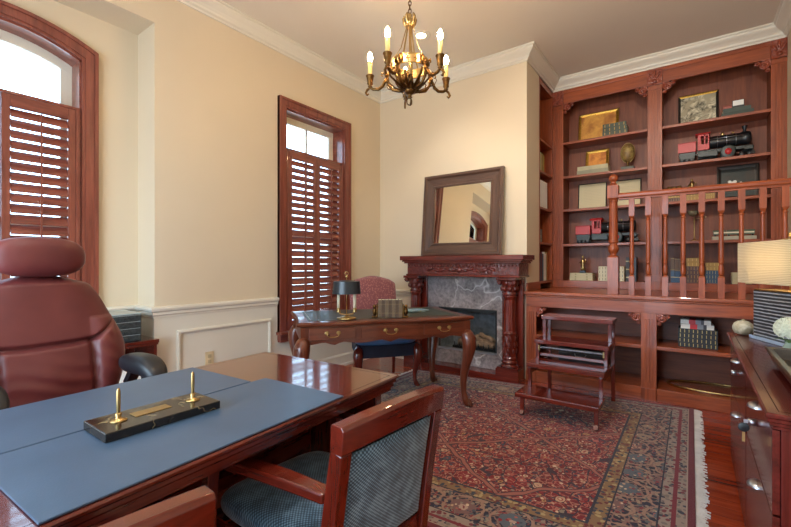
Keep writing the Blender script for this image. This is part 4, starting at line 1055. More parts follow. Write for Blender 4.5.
for i in range(2):
    for k in range(4):
        y0 = -.20+i*.2015; z0 = .006+k*.0455
        d = B(file_m).box(.1455, .152, y0+.003, y0+.1965, z0+.002, z0+.0425).build('drawer', fx, bevel=.001)
        B(edge_m).box(.1522, .1535, y0+.003, y0+.1965, z0+.0385, z0+.0425).build('drawer_edge', d)
        B(file_m).box(.1455+.007, .160, y0+.088, y0+.112, z0+.014, z0+.026).build('pull', d)
for i in range(4): B(edge_m).box(-.145, .14, .2052, .2065, .046+i*.0455-.0, .049+i*.0455).build('seam', fx) if i < 3 else None

# ------------------------------------------------------------------ chandelier
ch = thing('chandelier', 'five armed antique brass chandelier with lit candle bulbs hanging from the ceiling', 'chandelier', (-1.512, 2.233, 0), rad(202.8))
b = B(antique_m); b.lathe([(.005, 3.23), (.05, 3.245), (.065, 3.27), (.066, CZ-.001)], (0, 0, 0), 24).build('canopy', ch)
b = B(bronze_m); z = 2.80; k = 0
while z < 3.23:
    R_ = Matrix.Rotation(PI/2*(k % 2), 3, 'Z')
    b.tube([tuple(R_ @ Vector((.010*math.cos(a), 0, 0)) + Vector((0, 0, z+.012+.018*math.sin(a)))) for a in [2*PI*q/12 for q in range(12)]], .0028, 6, closed=True); z += .0262; k += 1
b.build('chain', ch)
b = B(gold_m); b.lathe([(.006, 2.80), (.016, 2.785), (.012, 2.77), (.022, 2.75), (.030, 2.735), (.026, 2.71), (.012, 2.70)], (0, 0, 0), 20)
for k in range(5):
    a = 2*PI*k/5; d = Vector((math.cos(a), math.sin(a), 0))
    b.tube([d*.018+Vector((0, 0, 2.705)), d*.035+Vector((0, 0, 2.735)), d*.044+Vector((0, 0, 2.765)), d*.036+Vector((0, 0, 2.782)), d*.028+Vector((0, 0, 2.772))], [.008, .010, .009, .007, .003], 8)
b.build('crown', ch)
B(gold_m).lathe([(.006, 2.30), (.006, 2.70)], (0, 0, 0), 12).build('centre_rod', ch)
for k in range(5):
    a = 2*PI*k/5+PI/5; d = Vector((math.cos(a), math.sin(a), 0))
    B(gold_m).rect_sweep([d*.020+Vector((0, 0, 2.715)), d*.035+Vector((0, 0, 2.66)), d*.062+Vector((0, 0, 2.56)), d*.113+Vector((0, 0, 2.480))], .010, .004, (-d.y, d.x, 0)).build('strap', ch)
b = B(gold_m); b.sm = True; RR = .118
for r_, s_ in ((RR, 1), (RR-.004, -1)): b.grid(lambda u, v: (r_*math.cos(2*PI*u), r_*math.sin(2*PI*u), 2.425+.050*v), 48, 1)
for z_ in (2.423, 2.477): b.tube([(RR*math.cos(2*PI*q/40), RR*math.sin(2*PI*q/40), z_) for q in range(40)], .005, 8, closed=True)
ring = b.build('ring_band', ch)
for k in range(15):
    b = B(bronze_m); b.M = Matrix.Rotation(2*PI*k/15, 4, 'Z')
    if k % 3 == 0: b.ell((RR+.004, 0, 2.452), (.010, .020, .034), 10, 8)
    else: b.box(RR+.001, RR+.004, -.014, .014, 2.446, 2.451).box(RR+.001, RR+.0045, -.003, .003, 2.434, 2.464)
    b.build('ring_rosette' if k % 3 == 0 else 'ring_cross', ring)
for k in range(5):
    a = 2*PI*k/5+PI/5; d = Vector((math.cos(a), math.sin(a), 0))
    B(antique_m).rect_sweep([d*r_+Vector((0, 0, z_)) for r_, z_ in ((.116, 2.424), (.112, 2.40), (.098, 2.365), (.072, 2.33), (.038, 2.295), (.012, 2.28))], .012, .005, (-d.y, d.x, 0)).build('bowl_rib', ch)
b = B(bronze_m); b.lathe([(.004, 2.40), (.012, 2.385), (.008, 2.36), (.022, 2.335), (.040, 2.31), (.046, 2.295), (.030, 2.27), (.016, 2.262), (.010, 2.252), (.018, 2.245), (.006, 2.235)], (0, 0, 0), 20)
for k in range(3):
    a = 2*PI*k/3; d = Vector((math.cos(a), math.sin(a), 0)); b.tube([d*.004+Vector((0, 0, 2.245)), d*.020+Vector((0, 0, 2.228)), d*.018+Vector((0, 0, 2.205)), d*.003+Vector((0, 0, 2.192))], .004, 6)
b.build('bottom_finial', ch)
b = B(bronze_m)
for k in range(10):
    a = 2*PI*k/10+PI/10; d = Vector((math.cos(a), math.sin(a), 0)); sw = Vector((-d.y, d.x, 0)); R1 = .180 if k % 2 else .150
    pts = [d*r_+Vector((0, 0, z_)) for r_, z_ in ((.025, 2.285), (.06, 2.290), (.10, 2.305), (R1-.015, 2.335), (R1, 2.365), (R1-.010, 2.376))]
    b.tube(pts, [.007, .009, .010, .009, .006, .003], 8, flat=.4, up=sw)
    for s_ in (-1, 1): b.tube([d*.05+Vector((0, 0, 2.30)), d*.075+sw*.018*s_+Vector((0, 0, 2.325)), d*.09+sw*.030*s_+Vector((0, 0, 2.352)), d*.082+sw*.034*s_+Vector((0, 0, 2.362))], [.008, .009, .006, .003], 6)
b.build('leaf_basket', ch)
AR = .273
for k in range(5):
    a = 2*PI*k/5; M_ = Matrix.Rotation(a, 4, 'Z')
    b = MB().use(bronze_m); b.M = M_
    P = [(.03, 0, 2.30), (.07, 0, 2.292), (.115, 0, 2.305), (.145, 0, 2.345), (.150, 0, 2.395), (.135, 0, 2.44), (.118, 0, 2.455)]
    b.tube(P, [.010, .011, .011, .010, .009, .008, .006], 10)
    P = [(.148, 0, 2.40), (.170, 0, 2.365), (.185, 0, 2.335), (.215, 0, 2.318), (.25, 0, 2.322), (AR, 0, 2.335), (.292, 0, 2.322), (.303, 0, 2.302), (.293, 0, 2.287), (.280, 0, 2.295)]
    b.tube(P, [.008, .010, .011, .010, .010, .009, .008, .008, .007, .004], 10)
    b.tube([(.15, 0, 2.39), (.172, 0, 2.42), (.190, 0, 2.425), (.192, 0, 2.405), (.180, 0, 2.402)], [.008, .008, .006, .005, .003], 8)
    for q in range(4): b.ell((.152+.004*q, (-1)**q*.010, 2.36+.022*q), (.010, .012, .014), 8, 6)
    arm = b.build('arm', ch)
    b = MB().use(bronze_m); b.M = M_; b.lathe([(.006, 2.335), (.016, 2.342), (.010, 2.350), (.020, 2.358), (.019, 2.372), (.025, 2.408), (.029, 2.412), (.027, 2.418), (.018, 2.416)], (AR, 0, 0), 20); b.build('candle_cup', arm)
    b = MB().use(candle_m); b.M = M_; b.cyl((AR, 0, 0), .0145, 2.417, 2.508, 16); b.build('candle_sleeve', arm)
    b = MB().use(bulb_m); b.M = M_; b.lathe([(.009, 2.509), (.0155, 2.524), (.0175, 2.540), (.013, 2.558), (.006, 2.572), (.001, 2.578)], (AR, 0, 0), 16); b.build('bulb', arm)

# recessed downlights
def downlight(x, y, label, group, power, size=1.9, blend=.6, aim=None):
    r = thing('recessed_downlight', label, 'ceiling light', (x, y, CZ), 0, group)
    B(trim_m).lathe([(.050, -.001), (.085, -.001), (.088, -.006), (.080, -.010), (.055, -.006)], (0, 0, 0), 32).build('trim_ring', r)
    B(down_m).lathe([(.002, -.0075), (.045, -.0075), (.050, -.002)], (0, 0, 0), 24).build('lens', r)
    L = bpy.data.lights.new('downlight_beam', 'SPOT'); L.energy = power; L.color = (1, .89, .76); L.spot_size = size; L.spot_blend = blend; L.shadow_soft_size = .06
    lo_ = bpy.data.objects.new('downlight_beam', L); COL.objects.link(lo_); lo_.parent = r; lo_.location = (0, 0, -.03)
    if aim: lo_.rotation_euler = Vector(aim).to_track_quat('-Z', 'Y').to_euler()
downlight(-2.06, 3.23, 'round recessed ceiling light in front of the mirror and fireplace', None, 32, 1.7, .8, (.0, .28, -1))

# ------------------------------------------------------------------ things on the shelves
SY = YB                     # shelf fronts; things stand a little behind
S1, S2, S3, S4, S5 = [z+.0006 for z in SHZ]
YBack = YB+YBK-.002
def framed(name, label, cat, xc, zs, W, H, art, frame_c, lean=8, fw=.022, y=None, inner=None, group=None):
    a = rad(lean); yb = (YBack if y is None else y)-math.sin(a)*H-.003
    r = thing(name, label, cat, (xc, yb, zs+.004*0), 0, group); r.rotation_euler = (-a, 0, 0)
    r.location.z += .0005
    m1, m2 = frame_c
    pframe(r, W/2, H, [(0, 0), (0, .014), (fw*.35, .018), (fw*.7, .013), (fw, .010), (fw, .002), (fw, 0)], m1, m2)
    B(art).box(-W/2+fw, W/2-fw, -.006, -.003, fw, H-fw).build(inner or 'picture', r)
    B(dark_m).box(-W/2+.002, W/2-.002, -.0028, -.0002, .002, H-.002).build('backing', r)
    return r
gfm = plain('gilt_frame', 'a87f33', .35, .8, var=.3, nscale=60)
dfm = plain('black_frame', '2a2420', .35)
def f_art(c1, c2, c3, sc=9):
    def f(s):
        v = s.coord(); n = s.noise(v, sc, 5, .65, .8); n2 = s.noise(v, sc*.5, 3)
        s.bsdf(s.mix(s.ramp(n2, [(.5, (0,0,0,1)), (.6, (1,1,1,1))]), s.ramp(n, [(.4, c1), (.6, c2)]), lin(c3)), .5)
    return f
art_gold = mat('amber_landscape_print', f_art('dca24a', 'c4843a', 'a06028'))
art_gold2 = mat('amber_scene_print', f_art('e0963c', 'c97c30', 'a85a22', 14))
art_bw = mat('sepia_locomotive_photograph', f_art('d8ceb0', '4a4636', 'a89c80', 16))
def f_cert(s):
    tc = s.t.nodes.new('ShaderNodeTexCoord'); sep = s.t.nodes.new('ShaderNodeSeparateXYZ'); s.l(tc.outputs['Generated'], sep.inputs[0])
    l = s.math('LESS_THAN', s.math('FRACT', s.math('MULTIPLY', sep.outputs[2], 16)), .22)
    inx = s.math('MULTIPLY', s.math('LESS_THAN', s.math('ABSOLUTE', s.math('SUBTRACT', sep.outputs[0], .5)), .32), s.math('LESS_THAN', s.math('ABSOLUTE', s.math('SUBTRACT', sep.outputs[2], .5)), .3))
    nz = s.noise(s.coord((60, 60, 4)), 5, 2)
    s.bsdf(s.mix(s.math('MULTIPLY', s.math('MULTIPLY', l, inx), s.math('MULTIPLY', nz, .5)), lin('cdbf98'), lin('8f8468')), .55)
cert_m = mat('certificate_paper', f_cert)
framed('framed_picture', 'gilt framed amber print on the top shelf, left bay', 'picture', -.90, S1, .425, .365, art_gold, (gfm, gfm), 8, .03)
framed('framed_photograph', 'black and white train photograph in a gold edged frame on the top shelf', 'picture', .035, S1, .335, .352, art_bw, (gfm, dfm), 8, .022, inner='photograph')
framed('framed_certificate', 'framed cream certificate left of the newel post', 'certificate', -.965, S3, .306, .318, cert_m, (dfm, dfm), 6, .010, inner='certificate', group='certificates on the third shelf')
framed('framed_certificate', 'framed cream certificate partly behind the newel post and handrail', 'certificate', -.622, S3, .305, .318, cert_m, (dfm, dfm), 6, .010, inner='certificate', group='certificates on the third shelf')
fl = mat('dark_green_canvas', f_art('1f2620', '2c3028', '3a2c20'))
r = framed('framed_painting', 'dark painting of white blossoms in a black frame on the right bay shelf', 'picture', .350, S3, .322, .345, fl, (dfm, dfm), 6, .034, inner='canvas')
b = B(white_m)
for (x, z, q) in ((-.045, .165, .020), (-.022, .178, .017), (-.062, .182, .015), (-.030, .150, .016), (.022, .150, .014), (.036, .146, .011), (.025, .165, .011)): b.ell((x, -.0066, z), (q, .003, q), 12, 6)
b.build('painted_blossoms', r)
cream_cov = plain('cream_cloth', 'b3a986', .6); grey_cov = plain('grey_cloth', '8d8a70', .6)
def flatbook(label, group, xc, yc, z, L, D, T, cover, rz=0, pages=cream_m):
    r = thing('book', label, 'book', (xc, yc, z+.0004), rad(rz), group); e = .0025
    b = B(cover); b.box(-L/2, L/2, -D/2, -D/2+.004, 0, T).box(-L/2, L/2, -D/2+.004, D/2, 0, e).box(-L/2, L/2, -D/2+.004, D/2, T-e, T); b.build('cover', r, bevel=.001)
    B(pages).box(-L/2+.003, L/2-.003, -D/2+.0042, D/2-.003, e+.0002, T-e-.0002).build('pages', r); return r
gb = book_mat('green_gilt_flat', '2f3a26', 'b08a3c', 5); bb_ = book_mat('black_gilt_flat', '17181a', 'b89a5a', 6); bgf = book_mat('blue_gilt_flat', '23405c', 'b5a878', 5)
gl = book_mat('gilt_band_flat', 'a07c34', 'd0b060', 4); mr = book_mat('maroon_gilt_flat', '4a2a20', 'b08a48', 5); wb = book_mat('white_black_flat', 'cfc4a2', '23201c', 9)
for k, n in enumerate(('lowest', 'middle', 'topmost')):
    flatbook('green and gold book before the gilt print, %s of three' % n, 'green and gold books on the top shelf', -.697-.006*(k == 2), 5.085, S1+.0425*k, .245-.008*k, .15, .042, gb, (1, -1, 2)[k])
for k, n in enumerate(('lower', 'upper')):
    flatbook('%s of two pale books under the small gilt picture' % n, 'pale books under the small gilt picture', -.922, 5.12, S2+.0455*k, .325-.01*k, .19, .045, cream_cov if k else grey_cov)
framed('framed_picture', 'small gilt framed amber picture standing on two pale books', 'picture', -.90, S2+.0915, .245, .205, art_gold2, (gfm, gfm), 8, .030, y=5.21)
# globe like bust: ovoid head on a block
gbt = thing('globe_ornament', 'bronze egg shaped globe on a dark square block on the second shelf', 'ornament', (-.585, 5.13, S2))
B(plain('stone_base', '4f5044', .5)).box(-.062, .062, -.05, .05, 0, .045).build('plinth', gbt, bevel=.004)
b = B(bronze_m); b.lathe([(.020, .0455), (.012, .06), (.012, .085), (.022, .10)], (0, 0, 0), 16); b.build('stem', gbt)
b = B(mat('antique_globe', f_art('8f7440', '6b4f2c', 'a08a50', 30))); b.ell((0, 0, .200), (.066, .064, .104), 24, 16); gg = b.build('globe', gbt)
b = B(gold_m); b.tube([(.069*math.cos(a), 0, .200+.108*math.sin(a)) for a in [2*PI*k/36 for k in range(36)]], .003, 6, closed=True); b.build('meridian_ring', gg)

def locomotive(loc, label):
    r = thing('model_locomotive', label, 'model train', loc, 0, 'model steam locomotives on the shelves')
    # tender at left (x from -.30), engine to the right (+x); side towards -y
    b = B(loco_red_m); b.box(-.298, -.150, -.055, .055, .095, .180).box(-.300, -.148, -.058, .058, .176, .184); t = b.build('tender', r, bevel=.003)
    b = B(green_black_m); b.box(-.29, -.155, -.05, .05, .060, .094); b.box(-.285, -.16, -.054, -.050, .035, .07).box(-.285, -.16, .050, .054, .035, .07); b.build('tender_truck', t, bevel=.002)
    for x in (-.262, -.222, -.182):
        for y in (-.046, .046): B(black_m).lathe([(.024, -.005), (.026, -.003), (.026, .003), (.022, .005)], (x, y, .0265), 18, None, 'y').build('wheel', t)
    b = B(loco_red_m); b.box(-.135, -.125, -.058, .058, .10, .235).box(-.125, -.045, -.058, -.052, .10, .150).box(-.125, -.045, .052, .058, .10, .150).box(-.052, -.045, -.052, .052, .10, .235)
    for y in (-1, 1): b.box(-.125, -.110, y*.058, y*.052, .15, .235).box(-.085, -.075, y*.058, y*.052, .15, .235).box(-.055, -.045, y*.058, y*.052, .15, .235).box(-.11, -.055, y*.058, y*.052, .222, .235)
    b.prism([(-.068, .236), (.068, .236), (.050, .252), (0, .260), (-.050, .252)], -.155, -.035, 'yz'); b.build('cab', r, bevel=.001)
    b = B(green_black_m); b.box(-.14, .27, -.040, .040, .072, .098); b.build('frame', r, bevel=.002)
    b = B(black_m); b.lathe([(.048, -.044), (.050, -.04), (.050, .20), (.055, .205), (.055, .255), (.048, .268), (.020, .274)], (0, 0, .165), 28, None, 'x'); bo = b.build('boiler', r)
    b = B(steel_m)
    for x in (.02, .09, .16): b.lathe([(.0512, x-.002), (.0518, x), (.0512, x+.002)], (0, 0, .165), 28, None, 'x')
    for y in (-.056, .056): b.tube([(-.04, y, .185), (.25, y, .185)], .0022, 6)
    b.build('boiler_band', bo)
    b = B(black_m); b.lathe([(.014, .21), (.013, .24), (.020, .262), (.022, .27), (.014, .272)], (.225, 0, 0), 18).build('smokestack', r)
    b = B(gold_m); b.lathe([(.014, .21), (.017, .225), (.012, .24), (.003, .244)], (.06, 0, 0), 16).build('steam_dome', r)
    b = B(gold_m); b.lathe([(.004, .213), (.004, .22), (.012, .222), (.008, .236), (.002, .24)], (.14, 0, 0), 14).build('bell', r)
    for y in (-1, 1):
        B(green_black_m).box(.215, .285, y*.068, y*.042, .055, .090).build('cylinder', r, bevel=.006)
        for x in (.10,):
            w = B(green_black_m); w.lathe([(.050, -.008), (.058, -.006), (.058, .006), (.050, .008)], (x, y*.060, .0585), 28, None, 'y'); wo = w.build('driving_wheel', r)
            w = B(loco_red_m); w.lathe([(.026, -.013), (.028, 0), (.026, .013)], (x, y*.060, .0585), 16, None, 'y'); w.build('wheel_hub', wo)
        B(green_black_m).box(-.135, .02, y*.066, y*.042, .035, .085).build('running_board', r, bevel=.004)
        B(black_m).lathe([(.025, -.005), (.027, 0), (.025, .005)], (.205, y*.040, .0275), 18, None, 'y').build('wheel', r)
        B(black_m).lathe([(.025, -.005), (.027, 0), (.025, .005)], (.262, y*.040, .0275), 18, None, 'y').build('wheel', r)
    b = B(black_m); b.frustum((.285, 0, .02), (.015, .050), (.278, 0, .07), (.005, .040)); b.box(.270, .29, -.055, .055, .072, .082); b.build('cowcatcher', r)
    B(black_m).box(-.152, -.134, -.010, .010, .07, .08).build('coupler', r)
    return r
locomotive((.168, 5.13, S2), 'red and black model steam locomotive on the open shelf above the handrail')
l2 = locomotive((-.795, 5.13, S4), 'red and black model steam locomotive partly hidden by the newel post')
l2.scale = (1.06, 1.0, 1.12)
bpy.data.objects['model_locomotive'].scale = (1.0, 1.0, 1.12)
# top shelf right: books, red box, card
flatbook('lower of two dark green books on the top shelf, right bay', 'dark green books on the top shelf', .335, 5.12, S1, .235, .16, .040, plain('dark_green_cloth', '2a382c', .5))
flatbook('upper of two dark green books on the top shelf, right bay', 'dark green books on the top shelf', .328, 5.12, S1+.041, .205, .15, .036, plain('grey_green_cloth', '3a463c', .5), 2)
r = thing('trinket_box', 'small red brown box on the dark green books', 'box', (.262, 5.11, S1+.0781)); B(plain('red_lacquer', '8c3a28', .35)).box(-.034, .034, -.03, .03, 0, .034).build('body', r, bevel=.002); B(plain('red_lacquer', '8c3a28', .35)).box(-.036, .036, -.032, .032, .0343, .042).build('lid', r, bevel=.002)
r = thing('place_card', 'small white card in a dark holder on the dark green books', 'card', (.345, 5.11, S1+.0781)); B(black_m).box(-.045, .045, -.015, .015, 0, .028).build('holder', r, bevel=.002); B(black_m).box(-.045, .045, -.004, .004, .0283, .085).build('frame', r); B(white_m).box(-.040, .040, -.0065, -.0042, .033, .081).build('card', r)
# third shelf right
for xc, L, nm, T1, lb in ((-.165, .105, 'under the three brass cups', .036, mr), (-.005, .110, 'under the brass figurine', .036, gl), (.130, .072, 'left of the dark painting', .036, gl)):
    for k, n in enumerate(('lower', 'upper')):
        flatbook('%s of two gold banded books %s' % (n, nm), 'gold banded books on the third shelf', xc, 5.11, S3+.0365*k, L, .14, T1, lb if k == 0 else gl)
for k, n in enumerate(('left', 'middle', 'right')):
    r = thing('brass_cup', 'small brass cup on gold banded books, %s of three' % n, 'cup', (-.202+.042*k, 5.09, S3+.0735), 0, 'brass cups on the third shelf')
    B(gold_m).lathe([(.016, 0), (.016, .008), (.009, .016), (.008, .028), (.014, .040), (.019, .055), (.020, .088), (.017, .088), (.014, .050)], (0, 0, 0), 20).build('bowl', r)
def figurine(loc, label, h=.145, base_m=black_m):
    r = thing('figurine', label, 'figurine', loc)
    B(base_m).box(-.030, .030, -.026, .026, 0, .028).build('base', r, bevel=.002)
    b = B(gold_m); q = h/.145
    b.lathe([(.022, .0285), (.024, .04*q), (.017, .06*q), (.019, .08*q), (.022, .095*q), (.012, .110*q), (.008, .115*q)], (0, 0, 0), 16, lambda z, a: 1+.12*math.sin(3*a+z*60))
    b.ell((0, 0, .128*q), (.013, .013, .016*q), 12, 8); b.tube([(.018, 0, .095*q), (.034, -.008, .085*q), (.030, -.020, .11*q)], [.006, .005, .004], 8); b.tube([(-.018, 0, .095*q), (-.032, -.008, .075*q), (-.018, -.022, .07*q)], [.006, .005, .004], 8)
    for k in range(5): b.ell((.020*math.cos(k*1.3), .020*math.sin(k*1.3), .035+.006*k), (.010, .008, .012), 8, 6)
    b.build('body', r); return r
figurine((-.015, 5.09, S3+.0735), 'gold figurine standing on books behind the handrail', .150, gold_m)
# fourth shelf right: balance scale, model coaches on a plinth
r = thing('brass_scale', 'slender brass stand with a glass bowl and side arm on the fourth shelf', 'ornament', (.005, 5.12, S4))
b = B(gold_m); b.lathe([(.036, 0), (.036, .006), (.014, .014), (.006, .022), (.0055, .19), (.010, .20), (.006, .21), (.005, .245)], (0, 0, 0), 20); b.build('stand', r)
B(plain('smoky_glass', '6d6a58', .1, spec=.8)).lathe([(.004, .246), (.030, .258), (.045, .280), (.046, .300), (.044, .302), (.028, .264)], (-.01, 0, 0), 24).build('glass_bowl', r)
b = B(gold_m); b.tube([(.0, 0, .22), (.045, -.005, .225), (.085, -.01, .235)], .003, 8); b.ell((.09, -.01, .237), (.008, .008, .008), 10, 8); b.build('arm', r)
r = thing('model_coach', 'grey green model rail coach on a pale plinth on the fourth shelf', 'model train', (.31, 5.12, S4))
B(plain('pale_plinth', 'a39c88', .5)).box(-.165, .165, -.06, .06, 0, .036).build('plinth', r, bevel=.003)
gm = plain('grey_green_enamel', '55604f', .4); b = B(gm)
for x0, x1 in ((-.155, -.060), (-.050, .050), (.060, .155)): b.box(x0, x1, -.024, .024, .052, .088); b.prism([(-.026, .088), (.026, .088), (.018, .098), (-.018, .098)], x0-.002, x1+.002, 'yz')
b.build('coach_body', r, bevel=.002)
for x in (-.14, -.075, -.035, .035, .075, .14):
    B(black_m).cyl((x, 0, .0445), .008, -.022, .022, 12, 'y').build('wheel', r)
B(cream_m).box(-.15, .15, -.0255, -.0243, .066, .078).build('window_strip', r)
# lowest shelf right
def f_bt(s):
    tc = s.t.nodes.new('ShaderNodeTexCoord'); sep = s.t.nodes.new('ShaderNodeSeparateXYZ'); s.l(tc.outputs['Generated'], sep.inputs[0])
    s.bsdf(s.ramp(sep.outputs[2], [(0, '27496b'), (.20, 'c2b48a'), (.23, '27496b'), (.45, '3a2f24'), (.47, '27496b'), (.49, '8c7038'), (.52, '5c4028'), (.95, 'b5945a'), (.97, '5c4028')], True), .45)
bt = mat('blue_and_tan_spine', f_bt)
for k, n in enumerate(('left', 'middle', 'right')):
    book('book', 'upright blue and tan book behind the balusters, %s of three' % n, 'blue and tan books on the lowest shelf', (-.176+.033*k, 5.06, S5), 0, .032, .15, .255-.006*k, bt)
stA = [(gl, .040), (gl, .045), (mr, .04), (mr, .04), (mr, .045), (mr, .04)][::-1]
names = ('lowest', 'second from the bottom', 'third from the bottom', 'third from the top', 'second from the top', 'topmost')
z = S5
for k, (m, t) in enumerate(stA):
    flatbook('gold banded flat book beside the blue and tan books, %s' % names[k], 'stack of gold banded books on the lowest shelf', .005, 5.10, z, .125+.004*((k*7) % 3), .15, t-.0006, m, (k*5) % 3-1); z += t
stB = [(bgf, .042), (bgf, .042), (bgf, .042), (gl, .038), (gl, .038)]; z = S5
for k, (m, t) in enumerate(stB):
    flatbook('flat book in the blue and gilt stack behind the balusters, %s' % ('lowest', 'second from the bottom', 'middle one', 'second from the top', 'topmost')[k], 'blue and gilt stack on the lowest shelf', .150, 5.10, z, .105+.004*((k*5) % 3), .15, t-.0006, m, (k*3) % 3-1); z += t
for k, n in enumerate(('lowest', 'middle', 'topmost')):
    flatbook('cream flat book above the lamp shade edge, %s of three' % n, 'cream books near the lamp shade', .365, 5.10, S5+.036*k, .145, .14, .0354, cream_cov, k)
# lowest shelf left
for k, n in enumerate(('lowest', 'middle', 'topmost')):
    flatbook('cream paged book under the gold figurine, %s of three' % n, 'books under the gold figurine', -1.04, 5.11, S5+.0285*k, .245-.004*k, .17, .028, book_mat('cream_fore_edge_flat', 'c0b48c', 'a0946c', 2))
figurine((-1.035, 5.10, S5+.0862), 'gold figurine on three cream books at the far left', .205)
for k, n in enumerate(('lowest', 'second from the bottom', 'second from the top', 'topmost')):
    flatbook('white and black banded flat book behind the newel post, %s' % n, 'white and black books behind the newel post', -.735, 5.11, S5+.0405*k, .255-.005*(k % 2), .16, .040, wb)
vb = book_mat('dark_upright', '2c2420', 'cbbd92', 3)
for k, n in enumerate(('left', 'middle', 'right')):
    book('book', 'upright dark book with cream bands between newel post and pilaster, %s of three' % n, 'dark upright books on the lowest shelf', (-.580+.033*k, 5.06, S5), 0, .032, .16, .262-.004*k, vb if k < 2 else black_m)

# side bookcase contents: books face +x (spines towards the room)
def sidebook(label, group, y, z, th, h, cover, dp=.16):
    return book('book', label, group, (XC-.018, y, z+.0006), rad(90), th, dp, h, cover)
cv = [plain('olive_cloth', '6d6a34', .5), plain('mustard_cloth', 'b39a3c', .5), plain('pale_green_cloth', 'a3b090', .5), plain('ochre_cloth', 'a8863c', .5)]
pos = ['first', 'second', 'third', 'fourth', 'fifth', 'sixth', 'seventh']
for k in range(6):
    sidebook('slim olive or mustard book on the upper side shelf, %s from the mirror side' % pos[k], 'olive books on the upper side shelf', 4.515+.036*k, 2.17, .034, .205-.012*((k*3) % 2), cv[k % 4])
for k in range(4):
    r = thing('ring_binder', 'white binder on the side shelf, %s from the mirror side' % pos[k], 'binder', (XC-.014, 4.53+.082*k, 1.7706), rad(90), 'white binders on the side shelf')
    b = B(white_m); b.box(-.038, .038, 0, .004, 0, .30).box(-.038, -.034, .004, .2, 0, .30).box(.034, .038, .004, .2, 0, .30); b.build('cover', r, bevel=.002); B(cream_m).box(-.0335, .0335, .012, .19, .008, .285).build('papers', r)
gy = plain('grey_box', '7f8580', .6)
for k, n in enumerate(('lower', 'middle', 'upper')):
    r = thing('storage_box', '%s of three grey boxes stacked on the side shelf' % n, 'box', (XC-.10, 4.57, 1.3856+.048*k), 0, 'grey boxes on the side shelf'); B(gy).box(-.08, .08, -.065, .065, 0, .034).build('box_body', r, bevel=.002); B(plain('grey_box_lid', '6a706c', .6)).box(-.082, .082, -.067, .067, .0343, .047).build('lid', r, bevel=.002)
sc_ = [plain('navy_cloth', '1f2c50', .5), plain('navy_cloth', '1f2c50', .5), plain('maroon_cloth', '5c2228', .5), plain('teal_cloth', '2a5a78', .5), white_m, white_m, plain('tan_cloth', 'a08a5c', .5)]
for k in range(7):
    sidebook('upright book on the bottom side shelf, %s from the mirror side' % pos[k], 'mixed books on the bottom side shelf', 4.518+.0475*k, .955, .045, .325-.02*((k*3) % 2)-(.0), sc_[k], .19)

# lower shelves of the platform
LS = .4612; YL = YP+.10
z = LS
bk4 = book_mat('black_gold_row_flat', '141516', 'b8a060', 9)
for k, n in enumerate(('lowest', 'second from the bottom', 'second from the top', 'topmost')):
    flatbook('black and gold banded book under the platform, %s of four' % n, 'black and gold books under the platform', .025, YL+.09, z, .26, .17, .0375, bk4, (1, -1, 0, 1)[k]); z += .038
rb = mat('red_and_white_spine', lambda s: s.bsdf(s.ramp((lambda t: (s.l(s.t.nodes.new('ShaderNodeTexCoord').outputs['Generated'], t.inputs[0]), t.outputs[0])[1])(s.t.nodes.new('ShaderNodeSeparateXYZ')), [(0, 'dcd8d0'), (.28, 'c02a30'), (.5, '7f8088'), (.68, '3c3c44'), (.78, 'd8d4cc')], True), .45))
flatbook('white book with red and grey spine, lower of the two atop the black books', 'red and white books under the platform', .020, YL+.09, z, .22, .16, .038, rb, 2); z += .0386
flatbook('white book with red and grey spine, topmost of the stack under the platform', 'red and white books under the platform', .014, YL+.09, z, .20, .15, .034, rb, -2)
r = thing('shell_ball', 'round woven pale shell like ball at the far end of the worktop', 'ornament', (.228, 3.060, TZ+.0006))
b = B(mat('woven_pale_shell', f_art('b5a88c', 'd8cfb8', '8f836a', 26))); b.lathe([(.016, 0), (.038, .008), (.048, .028), (.049, .045), (.042, .064), (.026, .077), (.009, .081)], (0, 0, 0), 32, lambda z, a: 1+.03*math.sin(a*12)); b.build('body', r)
B(plain('raffia', 'b0a07c', .8)).lathe([(.007, .0815), (.010, .085), (.003, .089)], (0, 0, 0), 12).build('knob', r)
r = thing('oval_tray', 'large oval amber tray with brass rim lying in the lowest compartment', 'tray', (.180, YP+.255, .1056))
A_, B__ = .37, .165
b = B(plain('amber_lacquer', '7a3c1a', .15, .2)); b.prism([(A_*math.cos(a)*.98, B__*.98*math.sin(a)) for a in [2*PI*k/48 for k in range(48)]], 0, .006, 'xy'); b.build('tray_panel', r)
B(gold_m).tube([(A_*math.cos(a), B__*math.sin(a), .012) for a in [2*PI*k/64 for k in range(64)]], .007, 8, closed=True).build('rim', r)
r = thing('storage_case', 'black case on the bottom shelf behind the library steps', 'case', (-.86, YP+.22, .106)); B(black_m).box(-.20, .20, -.12, .12, 0, .20).build('case_body', r, bevel=.01); B(dark_m).box(-.20, .20, -.12, .12, .2005, .235).build('lid', r, bevel=.008); B(steel_m).tube([(-.05, -.125, .19), (-.04, -.14, .17), (.04, -.14, .17), (.05, -.125, .19)], .004, 8).build('handle', r)

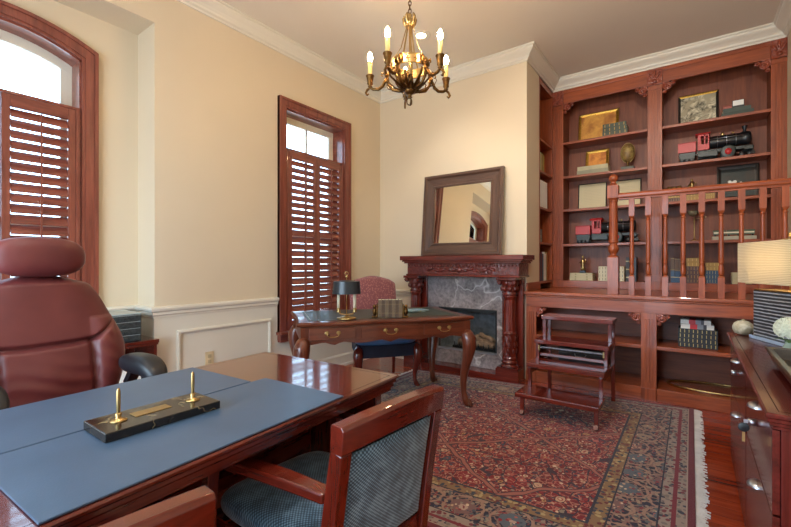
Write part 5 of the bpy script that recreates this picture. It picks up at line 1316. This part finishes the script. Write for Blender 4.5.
# ------------------------------------------------------------------ daylight, other light, camera
W = bpy.data.worlds.new('daylight'); SC.world = W; W.use_nodes = True
nt = W.node_tree; nt.nodes.clear(); o_ = nt.nodes.new('ShaderNodeOutputWorld'); bg = nt.nodes.new('ShaderNodeBackground'); nt.links.new(bg.outputs[0], o_.inputs[0])
tc = nt.nodes.new('ShaderNodeTexCoord'); sp = nt.nodes.new('ShaderNodeSeparateXYZ'); nt.links.new(tc.outputs['Generated'], sp.inputs[0])
cr = nt.nodes.new('ShaderNodeValToRGB'); nt.links.new(sp.outputs[2], cr.inputs[0])
cr.color_ramp.elements[0].position = .0; cr.color_ramp.elements[0].color = (.36, .50, .60, 1); cr.color_ramp.elements[1].position = .12; cr.color_ramp.elements[1].color = (.48, .74, 1.0, 1)
nt.links.new(cr.outputs[0], bg.inputs[0]); bg.inputs[1].default_value = 7
def area(name, loc, aim, sx, sy, power, color):
    L = bpy.data.lights.new(name, 'AREA'); L.shape = 'RECTANGLE'; L.size = sx; L.size_y = sy; L.energy = power; L.color = color
    o = bpy.data.objects.new(name, L); COL.objects.link(o); o.location = loc; o.rotation_euler = Vector(aim).to_track_quat('-Z', 'Y').to_euler(); return o
area('added_fill_light', (-1.45, YK-.05, 1.3), (0, 1, 0.05), 2.2, 2.2, 52, (.86, .93, 1))  # unseen area light added as soft fill, set in the doorway behind
for x, y, p_ in ((-2.3, .3, 22), (-.55, .5, 58), (-.9, -.9, 50)):  # unseen downlights added to brighten the room
    downlight(x, y, 'unseen ceiling light added as fill behind the camera, outside the picture', 'fill lights added behind the camera', p_, 2.7, .9)
for x, y, aim, p in ((-.1, 1.3, (-.3, 3.7, -1.5), 190), (-1.0, 1.0, (.3, 3.6, -2.2), 80)):  # unseen spots added to lift the bookcase
    downlight(x, y, 'unseen spotlight added to brighten the bookcase, outside the picture', 'spotlights added to brighten the bookcase', p, 1.25, 1, aim)
cam = bpy.data.cameras.new('camera'); co = bpy.data.objects.new('camera', cam); COL.objects.link(co); SC.camera = co
cam.sensor_width = 36; cam.lens = 409/791*36; co.location = (0, 0, 1.15); co.rotation_euler = (PI/2, 0, rad(36.1)); cam.clip_start = .02
SC.view_settings.view_transform = 'Standard'; SC.view_settings.look = 'None'; SC.view_settings.gamma = 1; SC.view_settings.exposure = .27
